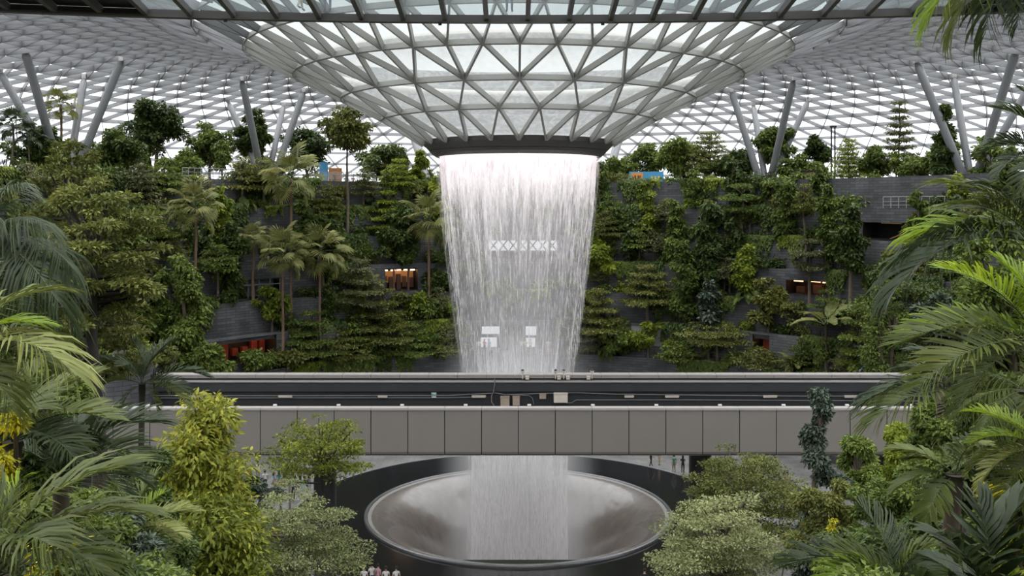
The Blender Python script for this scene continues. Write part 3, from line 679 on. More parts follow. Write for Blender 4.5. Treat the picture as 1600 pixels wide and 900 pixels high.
for k in range(-15, 16):
    a = (k + 0.38) * JS
    b = MB(); b.beam(fb(a, FB_R - 4.5, .10), fb(a, FB_R - 0.02, .10), 0.17, 0.26); b.build('joist', GIRDER, foot)
    if k == 15: break
    a1 = a + JS; glass = -9 <= k <= 9
    b = MB(); vs = [fb(q, r, z) for q in (a + .001, a1 - .001) for r in (FB_R - 4.4, FB_R - .12) for z in (.235, .27)]
    b.add(vs, [(0, 4, 5, 1), (2, 3, 7, 6), (0, 2, 6, 4), (1, 5, 7, 3), (0, 1, 3, 2), (4, 6, 7, 5)]); b.build('glass_panel' if glass else 'soffit_panel', FLOORGLASS if glass else BLACKP, foot)
for px in (688, 941, 1268, 362):
    b = MB(); a = math.asin((px - 800) / 1500 * FB_D / FB_R); b.tube([fb(a, FB_R - .2, -.1), fb(a, FB_R - .2, -.2)], .07, 10); b.build('dome_camera', BLACKP, foot)

# ------------------------------------------------------------------ near banks of the garden
def terrain_z(x, y):
    z = 19.0 - 0.40 * y
    s = min(1.0, max(0.0, (abs(x) / max(y, 1.0) - 0.27) / 0.10)); s = s * s * (3 - 2 * s)
    z = z * (1 - s) + (24.0 - 0.372 * y) * s
    return max(0.0, z)
b = MB(); nx, ny = 80, 60
for j in range(ny + 1):
    for i in range(nx + 1):
        x = -54 + 108 * i / nx; y = 1.5 + 66 * j / ny
        b.v.append((x, y, terrain_z(x, y) - 0.03 + (0.12 * math.sin(x * 1.3 + y) * math.sin(y * .9) if terrain_z(x, y) > 0.3 else 0)))
for j in range(ny):
    for i in range(nx):
        q = j * (nx + 1) + i; b.f.append((q, q + 1, q + nx + 2, q + nx + 1)); b.m.append(0)
o = b.build('terrain_bank', BANK, None, True); o['kind'] = 'structure'

# ------------------------------------------------------------------ leaves
def nrm(a): return a / np.maximum(np.linalg.norm(a, axis=-1, keepdims=True), 1e-9)
def leaf_arrays(pos, axis, normal, L, W, tint, fine=False, fold=0.18, droop=0.15):
    axis = nrm(axis); side = nrm(np.cross(axis, normal)); nn = nrm(np.cross(side, axis))
    n = len(pos); L = np.broadcast_to(np.asarray(L, float), (n,))[:, None]; W = np.broadcast_to(np.asarray(W, float), (n,))[:, None]
    if not fine:
        V = np.stack([pos, pos + axis * L * .45 + side * W * .5 + nn * fold * W, pos + axis * L - nn * droop * L, pos + axis * L * .45 - side * W * .5 + nn * fold * W], 1)
        F = np.array([[0, 1, 2], [0, 2, 3]])
    else:
        V = np.stack([pos, pos + axis * L * .3 + side * W * .5 + nn * fold * W, pos + axis * L * .65 + side * W * .38 + nn * (fold * W - .3 * droop * L), pos + axis * L - nn * droop * L,
                      pos + axis * L * .65 - side * W * .38 + nn * (fold * W - .3 * droop * L), pos + axis * L * .3 - side * W * .5 + nn * fold * W, pos + axis * L * .5 - nn * .12 * droop * L], 1)
        F = np.array([[0, 1, 6], [1, 2, 6], [2, 3, 6], [3, 4, 6], [4, 5, 6], [5, 0, 6]])
    k = V.shape[1]
    FF = (F[None] + (np.arange(n) * k)[:, None, None]).reshape(-1, 3)
    T = np.repeat(np.asarray(tint, float), len(F))
    return V.reshape(-1, 3), FF, T
def tint_mesh(name, V, F, T, mats, mi=None):
    me = bpy.data.meshes.new(name)
    n = len(F)
    me.vertices.add(len(V)); me.vertices.foreach_set('co', np.ascontiguousarray(V, dtype=np.float32).ravel())
    me.loops.add(n * 3); me.loops.foreach_set('vertex_index', np.ascontiguousarray(F, dtype=np.int32).ravel())
    me.polygons.add(n); me.polygons.foreach_set('loop_start', np.arange(0, n * 3, 3, dtype=np.int32))
    for m in (mats if isinstance(mats, (list, tuple)) else [mats]): me.materials.append(m)
    if mi is not None: me.polygons.foreach_set('material_index', np.asarray(mi, dtype=np.int32))
    at = me.attributes.new('tint', 'FLOAT', 'FACE'); at.data.foreach_set('value', np.clip(T, 0, 1).astype(np.float32))
    me.update(calc_edges=True)
    return me
def rand_unit(rg, n):
    return nrm(rg.normal(size=(n, 3)))
UP = np.array([0, 0, 1.0])
def cluster_leaves(rg, C, R, n, L, W, flat=0.35, down=0.35, fine=False, tint_mid=0.5, tspread=0.2):
    """n leaves spread over little clouds (centres C, radii R); the leaves lie on the cloud's skin and point outward"""
    C = np.asarray(C, float); R = np.asarray(R, float); m = len(C)
    vol = (R.prod(1)) ** (2 / 3); pr = vol / vol.sum()
    idx = rg.choice(m, n, p=pr)
    u = rand_unit(rg, n); u[:, 2] = np.where((u[:, 2] < 0) & (rg.random(n) < .55), -u[:, 2], u[:, 2])
    rad = (rg.random(n) ** 0.4)[:, None]
    pos = C[idx] + u * R[idx] * rad
    axis = u * np.array([1, 1, .5]) + rg.normal(0, .45, (n, 3)) - UP * down
    normal = UP * (1 - flat) + u * flat + rg.normal(0, .35, (n, 3))
    ct = rg.normal(0, .09, m)
    t = tint_mid + ct[idx] + rg.normal(0, tspread, n)
    s = rg.uniform(.7, 1.25, n)
    return leaf_arrays(pos, axis, normal, L * s, W * s, t, fine)
def make_tree(name, label, base, H, W, kind, leafm='mid', bark=None, n=1500, leaf=(.4, .2), seed=0, lo=0.45, cat='tree', group=None, tr=None, lean=(0, 0), fine=False, tint=0.5, nb=None, flat=None, cs=1.0):
    rg = np.random.default_rng(seed + 17); bark = bark or BARK
    t = thing(name, label, cat, base, group)
    tr = tr or max(0.07, min(0.35, H * 0.014 + W * .012))
    hw = W / 2; C = []; R = []; top = H
    if kind == 'broad':
        m = nb or int(np.clip(W * H * .8, 20, 64)); ph = rg.uniform(0, 6.28, 3)
        for k in range(m):
            u = rand_unit(rg, 1)[0]; f = rg.uniform(.30, .95) * (1 + .28 * math.sin(2 * math.atan2(u[1], u[0]) + ph[0] + 2 * u[2]) * math.cos(3 * u[2] + ph[1]))
            cz = (lo + 1) / 2 * H; rz_ = (1 - lo) / 2 * H
            shape = 1.0 if u[2] < 0 else 1 - .25 * u[2]
            C.append((u[0] * hw * f * shape, u[1] * hw * f * shape, cz + u[2] * rz_ * f)); q = rg.uniform(.13, .30) * hw * 1.15 * cs
            R.append((q, q, min(q * .75, rz_ * .5)))
        fl, dn = .4, .35
    elif kind in ('layer', 'umbrella'):
        m = 5 if kind == 'layer' else 3
        levels = nb or m
        for j in range(levels):
            f = j / max(1, levels - 1); z = (lo + (1 - lo) * f) * H * .97
            rr = hw * (1.0 - .62 * f ** 1.5) if kind == 'layer' else hw * (0.85 + .15 * math.sin(f * 3.14)) * (1 - .35 * f * f)
            k_ = max(5, int((5 + rr * 2.2) / cs)); ph = rg.uniform(0, 6.28)
            for q in range(k_):
                a = ph + q * 2 * math.pi / k_ * 1.0 + rg.normal(0, .25); d = rr * rg.uniform(.3, .8)
                C.append((d * math.cos(a), d * math.sin(a), z + rg.normal(0, .02 * H) + d * .06)); w = rr * rg.uniform(.24, .42) * cs
                R.append((w, w, max(.12, w * .16)))
        fl, dn = .12, .05
    elif kind == 'tower':
        m = nb or int(np.clip(H * 2.2, 8, 40))
        for k in range(m):
            z = (lo + (1 - lo) * (k + rg.random()) / m) * H; a = rg.uniform(0, 6.28); prof = 1 - .45 * ((z / H - lo) / (1 - lo)) ** 2
            d = rg.uniform(.15, .72) * hw * prof; C.append((d * math.cos(a), d * math.sin(a), z)); q = rg.uniform(.28, .62) * hw * prof * cs; R.append((q, q, q * rg.uniform(.6, 1)))
        fl, dn = .55, .55
    elif kind == 'araucaria':
        levels = 9
        for j in range(levels):
            z = (lo + (1 - lo) * j / levels) * H; rr = hw * (1 - .75 * j / levels)
            for q in range(6):
                a = q * 1.047 + j * .5
                for s_ in (.35, .65, .95): C.append((rr * s_ * math.cos(a), rr * s_ * math.sin(a), z + rr * .12 * s_)); R.append((rr * .17, rr * .17, .1))
        fl, dn = .3, .1
    if flat is not None: fl = flat
    lx, ly = lean
    C = [(c[0] + lx * c[2] / H, c[1] + ly * c[2] / H, c[2]) for c in C]
    V, F, T = cluster_leaves(rg, C, R, n, leaf[0], leaf[1], fl, dn, fine, tint)
    f = link('foliage', tint_mesh('foliage', V, F, T, LF[leafm]), t, 'stuff')
    b = MB(); zt = H * (0.93 if kind != 'broad' else (lo + 1) / 2); w1 = rg.normal(0, .012 * H, 2)
    pts = [(0, 0, -0.35), (w1[0], w1[1], zt * .35), (-w1[0] + lx * .6, -w1[1] + ly * .6, zt * .68), (lx * zt / H, ly * zt / H, zt)]
    b.tube(pts, [tr * 1.25, tr, tr * .75, tr * .35], 7)
    b.build('trunk', bark, t, True)
    br = MB(); sel = list(range(len(C))); rg.shuffle(sel)
    for k in sel[:26]:
        c = Vector(C[k]); s0 = max(lo * H * .8, min(zt * .9, c.z - math.hypot(c.x, c.y) * (.5 if kind == 'broad' else .12)))
        a = Vector((lx * s0 / H, ly * s0 / H, s0)); mid = (a + c) / 2 + Vector((0, 0, .05 * H * (kind == 'broad')))
        br.tube([a, mid, c], [tr * .38, tr * .25, tr * .1], 4, cap=False)
    br.build('branches', bark, t, True, 'stuff')
    return t

# ---- palm leaves
def frond_mesh(seed, n=42, ll=.34, lw=.030, droop=.30, lift=.25, arch=.16, mats=None, v=0.3, a_base=62, a_tip=24, stem=.14, ragged=.06):
    """pinnate leaf of unit length along +X, its rib bowed upward by arch"""
    rg = np.random.default_rng(seed); V = []; F = []; T = []; MI = []
    def rib(t): return np.array([t, 0.0, 4 * arch * t * (1 - t)])
    def tan(t): q = np.array([1, 0, 4 * arch * (1 - 2 * t)]); return q / np.linalg.norm(q)
    ts = np.linspace(stem, .995, n)
    for side in (-1, 1):
        for i, t in enumerate(ts):
            f = (t - stem) / (1 - stem); al = math.radians(a_base + (a_tip - a_base) * f ** 1.3 + rg.normal(0, 5)); vv = v + rg.normal(0, .12)
            tg = tan(t); up = np.array([-tg[2], 0, tg[0]]); sd = np.array([0, side, 0.0])
            L = ll * (0.45 + 1.1 * math.sin(math.pi * min(1, .16 + .80 * f)) * .62) * rg.uniform(1 - ragged, 1 + ragged)
            d0 = tg * math.cos(al) + (sd * math.cos(vv) + up * math.sin(vv)) * math.sin(al)
            wd = tg - d0 * (tg @ d0); wd /= np.linalg.norm(wd); p = rib(t)
            w = lw * rg.uniform(.85, 1.15) * (.55 + .45 * math.sin(math.pi * min(1, .1 + .85 * f)))
            dr = droop * rg.uniform(.7, 1.4)
            p1 = p + d0 * L * .35 - np.array([0, 0, 1]) * L * dr * .10
            p2 = p + d0 * L * .72 - np.array([0, 0, 1]) * L * dr * .48
            p3 = p + d0 * L * .98 - np.array([0, 0, 1]) * L * dr * 1.05
            o = len(V); fo = (sd * 0 + up) * w * .25
            V += [p - wd * w * .25, p + wd * w * .25, p1 - wd * w * .5 + fo, p1 + wd * w * .5 - fo, p2 - wd * w * .42 + fo, p2 + wd * w * .42 - fo, p3]
            F += [(o, o + 1, o + 3), (o, o + 3, o + 2), (o + 2, o + 3, o + 5), (o + 2, o + 5, o + 4), (o + 4, o + 5, o + 6)]
            tt = .45 + rg.normal(0, .12); T += [tt, tt, tt + .03, tt + .03, tt + .1]; MI += [0] * 5
    m = 10; o = len(V); rad = [.010 * (1 - .85 * k / m) for k in range(m + 1)]
    for k in range(m + 1):
        p = rib(k / m)
        for q in range(4): a = q * math.pi / 2; V.append(p + np.array([0, math.cos(a) * rad[k], math.sin(a) * rad[k]]))
    for k in range(m):
        for q in range(4):
            a, b_, c, d = o + k * 4 + q, o + k * 4 + (q + 1) % 4, o + (k + 1) * 4 + (q + 1) % 4, o + (k + 1) * 4 + q
            F += [(a, b_, c), (a, c, d)]; T += [.8, .8]; MI += [1, 1]
    return V, F, T, MI
FR = {}
def frond_proto(style, leafm, var):
    key = (style, leafm, var)
    if key not in FR:
        kw = {'feather': dict(n=38, ll=.40, lw=.0165, droop=.42, arch=.15, v=.42, ragged=.14),
              'areca': dict(n=32, ll=.38, lw=.0175, droop=.25, arch=.17, v=.60, a_base=55, ragged=.12),
              'dense': dict(n=42, ll=.31, lw=.0155, droop=.18, arch=.13, v=.50, a_base=64, a_tip=28, ragged=.10),
              'broad': dict(n=15, ll=.42, lw=.058, droop=.30, arch=.12, v=.35, a_base=60, stem=.2, ragged=.1),
              'plume': dict(n=58, ll=.32, lw=.0115, droop=.95, arch=.13, v=.15, ragged=.18)}[style]
        V, F, T, MI = frond_mesh(hash(style) % 7 * 0 + var * 31 + len(style), **kw)
        FR[key] = tint_mesh('frond', np.array(V), np.array(F), np.array(T), [LF[leafm], BARK_G], MI)
    return FR[key]
def chord_matrix(A, B, base, roll=0.0, sc=None):
    A = Vector(A); B = Vector(B); x = B - A; L = x.length; x.normalize()
    y = Vector((0, 0, 1)).cross(x)
    if y.length < 1e-3: y = Vector((0, 1, 0))
    y.normalize(); z = x.cross(y)
    M = Matrix((x, y, z)).transposed().to_4x4() @ Matrix.Rotation(roll, 4, 'X') @ Matrix.Scale(L if sc is None else sc, 4)
    M.translation = A - Vector(base); return M
def palm(label, C, tips, style, leafm, base=None, extra=0, elen=3.0, tr=.12, seed=0, bark=None, name='feather_palm', crown=.0, group=None, erange=(-.25, .9), label_leaf=None):
    """feather palm: crown point C, leaf tips as world points"""
    rg = random.Random(seed); C = Vector(C)
    if base is None: base = Vector((C.x, C.y, terrain_z(C.x, C.y)))
    t = thing(name, label, 'palm', base, group)
    b = MB(); H = (C - Vector(base)); b.tube([(0, 0, -0.3), tuple(H * .5 + Vector((rg.uniform(-.1, .1), 0, 0))), tuple(H * .9), tuple(H)], [tr * 1.3, tr, tr * .9, tr * 1.1], 10); b.build('trunk', bark or BARK, t, True)
    al = [(Vector(p), st) for p, st in tips]
    for k in range(extra):
        a = k * 2.39996 + rg.uniform(-.3, .3); e_ = erange[0] + (erange[1] - erange[0]) * ((k + .5) / extra) ; L = elen * rg.uniform(.8, 1.1)
        al.append((C + Vector((math.cos(a) * math.cos(e_), math.sin(a) * math.cos(e_), math.sin(e_))) * L, leafm))
    for i, (p, lm) in enumerate(al):
        me = frond_proto(style, lm, i % 3)
        o = link('frond', me, t); o.matrix_local = chord_matrix(C, p, base, rg.uniform(-.25, .25))
        if lm != leafm and label_leaf: o['label'] = label_leaf
    return t
def fan_mesh(seed, segs=24, arc=230, stem=.50):
    rg = np.random.default_rng(seed); V = []; F = []; T = []; MI = []
    c = np.array([stem, 0, 0]); R = 1 - stem
    for k in range(segs):
        a = math.radians(-arc / 2 + arc * k / (segs - 1)); da = math.radians(arc / segs) * .42
        f = R * (1 - .25 * abs(k / (segs - 1) - .5) * 2) * rg.uniform(.92, 1.06)
        def pt(an, r, z): return c + np.array([math.cos(an) * r, math.sin(an) * r, z])
        o = len(V); z1 = .03 + .05 * abs(math.sin(a)); dz = -f * rg.uniform(.12, .42)
        V += [c, pt(a - da, f * .55, z1 - .012), pt(a + da, f * .55, z1 + .012), pt(a, f * .8, z1 + dz * .3), pt(a, f, z1 + dz)]
        F += [(o, o + 1, o + 2), (o + 1, o + 3, o + 2), (o + 1, o + 4, o + 3), (o + 2, o + 3, o + 4)]
        tt = .5 + rg.normal(0, .13); T += [tt, tt, tt + .08, tt + .08]; MI += [0] * 4
    o = len(V); w = .012
    V += [np.array(q) for q in ((0, -w, 0), (0, w, 0), (0, 0, -w * 1.6), (stem, -w * .5, 0), (stem, w * .5, 0), (stem, 0, -w))]
    F += [(o, o + 1, o + 4), (o, o + 4, o + 3), (o + 1, o + 2, o + 5), (o + 1, o + 5, o + 4), (o + 2, o, o + 3), (o + 2, o + 3, o + 5)]; T += [.7] * 6; MI += [1] * 6
    return tint_mesh('frond', np.array(V), np.array(F), np.array(T), [LF['fan'], BARK_G], MI)
FANS = {}
def fan_palm(label, base, H, R, n=22, seed=0, leafm='fan', tr=.13, bark=None, name='fan_palm', segs=30, group=None):
    rg = random.Random(seed + 3); t = thing(name, label, 'palm', base, group); bark = bark or BARK_R
    b = MB(); b.tube([(0, 0, -.4), (rg.uniform(-.1, .1), 0, H * .4), (rg.uniform(-.1, .1), 0, H * .75), (0, 0, H)], [tr * 1.25, tr, tr * .9, tr * 1.1], 9); b.build('trunk', bark, t, True)
    for k in range(n):
        v = k % 4
        if (leafm, v) not in FANS:
            me = fan_mesh(v * 7 + 1, segs); me.materials[0] = LF[leafm]; FANS[(leafm, v)] = me
        f = (k + .5) / n; e_ = math.radians(82 - 140 * f ** .85); a = k * 2.39996 + rg.uniform(-.2, .2)
        L = R * rg.uniform(.85, 1.1)
        B = Vector((math.cos(a) * math.cos(e_), math.sin(a) * math.cos(e_), math.sin(e_))) * L + Vector((0, 0, H))
        o = link('frond', FANS[(leafm, v)], t); o.matrix_local = chord_matrix((0, 0, H), B, (0, 0, 0), rg.uniform(-.3, .3))
    return t
def paddle_mesh(seed, droop=.35):
    """long paddle leaf of unit length, torn a little along its veins"""
    rg = np.random.default_rng(seed); V = []; F = []; T = []; MI = []; n = 16
    def rib(t): return np.array([t - .10 * t * t, 0, .42 * t - droop * 1.6 * t * t])
    for side in (-1, 1):
        for k in range(n):
            t0 = .2 + .8 * k / n; t1 = .2 + .8 * (k + .93) / n
            def wd(t): return .155 * math.sin(math.pi * min(1, max(0.02, (t - .17) / .83)) ** .8) ** .6
            o = len(V); j = rg.uniform(-.012, .012)
            V += [rib(t0), rib(t1), rib(min(1, t1 + .04)) + np.array([0, side * wd(t1), .045 + j]), rib(t0 + .04) + np.array([0, side * wd(t0), .045 + j])]
            F += [(o, o + 1, o + 2), (o, o + 2, o + 3)]; tt = .5 + rg.normal(0, .1); T += [tt, tt]; MI += [0, 0]
    m = 8; o = len(V)
    for k in range(m + 1):
        p = rib(k / m); r = .018 * (1 - .8 * k / m)
        for q in range(4): a = q * math.pi / 2; V.append(p + np.array([0, math.cos(a) * r, math.sin(a) * r]))
    for k in range(m):
        for q in range(4):
            a, b_, c, d = o + k * 4 + q, o + k * 4 + (q + 1) % 4, o + (k + 1) * 4 + (q + 1) % 4, o + (k + 1) * 4 + q
            F += [(a, b_, c), (a, c, d)]; T += [.8, .8]; MI += [1, 1]
    return tint_mesh('leaf', np.array(V), np.array(F), np.array(T), [LF['fan'], BARK_G], MI)
PADS = [paddle_mesh(s, d) for s, d in ((1, .30), (2, .38), (3, .22))]
def banana(label, base, H, R, n=9, seed=0, tr=.16, group=None):
    rg = random.Random(seed); t = thing('banana_plant', label, 'banana plant', base, group)
    b = MB(); b.tube([(0, 0, -.4), (0.05, 0, H * .5), (0, 0, H)], [tr * 1.2, tr, tr * .8], 9); b.build('trunk', BARK, t, True)
    for k in range(n):
        a = k * 2.39996 + .4; e_ = rg.uniform(-.1, .75); B = Vector((math.cos(a) * math.cos(e_), math.sin(a) * math.cos(e_), math.sin(e_))) * R + Vector((0, 0, H))
        o = link('leaf', PADS[k % 3], t); o.matrix_local = chord_matrix((0, 0, H), B, (0, 0, 0), rg.uniform(-.3, .3))
    return t

# ------------------------------------------------------------------ trees on the terraces: (px, ledge, dR, top row, width px)
def on_ledge(px, k, dR):
    R = LEDGE[k][0] + dR; x, d = ring_pt(px, R)
    z = LEDGE[k][1] - (0.35 if k else 0.9)
    return Vector((x, d, z)), d
def terr(kind, px, k, dR, top, wpx, leafm, label, lo=.45, name='tree', dens=1.0, leaf=None, bark=None, seed=None, tint=.5, **kw):
    base, d = on_ledge(px, k, dR); H = EYE + (HZ - top) / FPX * d - base.z; W = wpx / FPX * d
    ll = leaf or {'broad': (.46, .25), 'layer': (.28, .15), 'umbrella': (.28, .15), 'tower': (.46, .27), 'araucaria': (.35, .1)}[kind]
    n = int(np.clip(W * H * (1 - lo) * 170 * dens, 700, 8000))
    return make_tree(name, label, base, H, W, kind, leafm, bark, n, ll, seed if seed is not None else px * 7 + k, lo, tint=tint, **kw)
# upper deck, beyond the parapet
terr('broad', 245, 0, 10, 150, 92, 'dark', 'tallest dense dark green tree on the upper deck, left of the slim one', .35, 'broadleaf_tree', 1.3)
terr('broad', 328, 0, 8, 188, 72, 'mid', 'slim mid-green tree beside the tallest dark deck tree', .3, 'broadleaf_tree')
terr('broad', 398, 0, 7, 166, 62, 'dark', 'dark narrow deck tree standing between the limbs of a roof column', .2, 'broadleaf_tree', 1.2)
terr('broad', 478, 0, 9, 198, 84, 'dark', 'wide dark deck tree behind the tallest fan palm', .3, 'broadleaf_tree')
terr('broad', 543, 2, .9, 170, 88, 'olive', 'tall bare-trunked olive tree whose crown stands above the blue kiosk', .66, 'broadleaf_tree', 1.5, tr=.17)
terr('broad', 610, 0, 8, 228, 92, 'dark', 'dark rounded deck tree behind the visitors at the railing', .2, 'broadleaf_tree', 1.2)
terr('tower', 655, 0, 1, 238, 34, 'bright', 'bright green narrow tree close beside the collar of the waterfall', .05, 'slender_tree', 1.5)
terr('broad', 180, 0, 6, 208, 96, 'dark', 'dark bushy deck tree between the limbs of the outermost column', .1, 'broadleaf_tree', 1.2)
terr('broad', 120, 0, 8, 212, 70, 'mid', 'mid-green bushy tree beneath the small fan palm on the deck', .1, 'broadleaf_tree')
terr('broad', 60, 0, 5, 200, 90, 'dark', 'dark deck tree behind the spiky dracaena', .1, 'broadleaf_tree')
terr('broad', 290, 0, 4, 232, 70, 'mid', 'low mid-green deck tree behind the glass railing', .1, 'broadleaf_tree')
terr('layer', 622, 0, .8, 250, 74, 'bright', 'flat layered bright green tree by the railing near the waterfall', .15, 'layered_tree', 1.3)
x_, d_ = ring_pt(95, 52); zz = EYE + (HZ - 165) / FPX * d_
fan_palm('small fan palm standing alone above the deck trees', (x_, d_, 27.1), zz - 27.1, 2.3, 16, 3)
x_, d_ = ring_pt(20, 51); zz = EYE + (HZ - 195) / FPX * d_
fan_palm('spiky dracaena with tufted heads on the upper deck', (x_, d_, 27.1), zz - 27.1, 2.2, 18, 5, 'palmd', .1, BARK, 'dracaena')
x_, d_ = ring_pt(46, 50); zz = EYE + (HZ - 212) / FPX * d_
fan_palm('lower spiky dracaena tuft next to the taller one', (x_, d_, 27.1), zz - 27.1, 1.8, 16, 6, 'palmd', .08, BARK, 'dracaena')
for px, top, w, lm, kd, lo, dR, lab in (
    (968, 246, 60, 'mid', 'broad', .1, 6, 'mid-green deck tree just beside the waterfall collar, over the mural board'),
    (1012, 224, 74, 'mid', 'broad', .3, 9, 'rounded deck tree above the striped mural board'),
    (1060, 216, 88, 'mid', 'broad', .25, 7, 'broad leafy deck tree between the mural board and the bright gap'),
    (1108, 203, 86, 'olive', 'araucaria', .3, 8, 'thin see-through deck tree with sparse flat branches before the bright gap'),
    (1150, 236, 76, 'dark', 'broad', .2, 7, 'dark deck tree in front of the inner limbs of a roof column'),
    (1206, 194, 66, 'mid', 'broad', .35, 7, 'taller loose deck tree between the limbs of the roof column by the brown planter'),
    (1243, 240, 60, 'mid', 'broad', .2, 5, 'low green deck tree at the brown planter'),
    (1282, 212, 48, 'dark', 'broad', .45, 8, 'small round-headed dark deck tree beside two thin dark poles'),
    (1326, 214, 58, 'bright', 'araucaria', .2, 5, 'sparse bright young deck tree next to the two dark poles'),
    (1368, 236, 70, 'mid', 'broad', .2, 7, 'bushy mid-green deck tree under the tall whorled conifer'),
    (1405, 150, 56, 'haze', 'araucaria', .25, 9, 'tall thin whorled conifer standing free against the roof glass'),
    (1436, 242, 74, 'mid', 'broad', .15, 6, 'leafy deck tree before the creeper tower'),
    (1476, 164, 46, 'dark', 'tower', .02, 3, 'tall dark creeper-clad tower in front of the outer roof column'),
    (1560, 256, 80, 'mid', 'broad', .1, 5, 'low rounded deck bush at the end of the long parapet'),
):
    terr(kd, px, 0, dR, top, w, lm, lab, lo, {'broad': 'broadleaf_tree', 'araucaria': 'sparse_tree', 'tower': 'creeper_tower'}[kd], 1.1, tr=.11 if kd == 'araucaria' else None)
# fan palms on the terraces
for px, k, crown, w, lab in ((305, 5, 322, 92, 'fan palm with a pale trunk beside the bright climbing tree'), (455, 5, 278, 104, 'tallest fan palm on the terraces, its crown at the parapet'), (396, 4, 372, 58, 'small fan palm between two taller fan palms'),
                             (442, 6, 396, 92, 'fan palm with broad crown low against the trunk of the tallest one'), (500, 6, 392, 92, 'red-trunked fan palm, second of the low pair left of the umbrella tree'), (670, 5, 342, 92, 'lone straight fan palm next to the waterfall, above the lit shop'),
                             (576, 4, 446, 44, 'small young fan palm beside the lit shop'), (186, 6, 462, 84, 'fan palm with a short pale trunk over the curved planter')):
    base, d = on_ledge(px, k, .8); fan_palm(lab, base, EYE + (HZ - crown) / FPX * d - base.z, w / 2 / FPX * d * 1.12, 17, px, tr=.15)
for px, k, crown, w, lab in ((1290, 6, 508, 104, 'banana-like plant with long arching paddle leaves on a tall stem'), (1240, 6, 575, 72, 'low paddle-leaved plant at the foot of the terraces behind the bridge'), (1098, 6, 568, 50, 'small paddle-leaved plant under the grey screen panel')):
    base, d = on_ledge(px, k, .6); banana(lab, base, max(.6, EYE + (HZ - crown) / FPX * d - base.z), w / 2 / FPX * d * 1.15, 9, px)
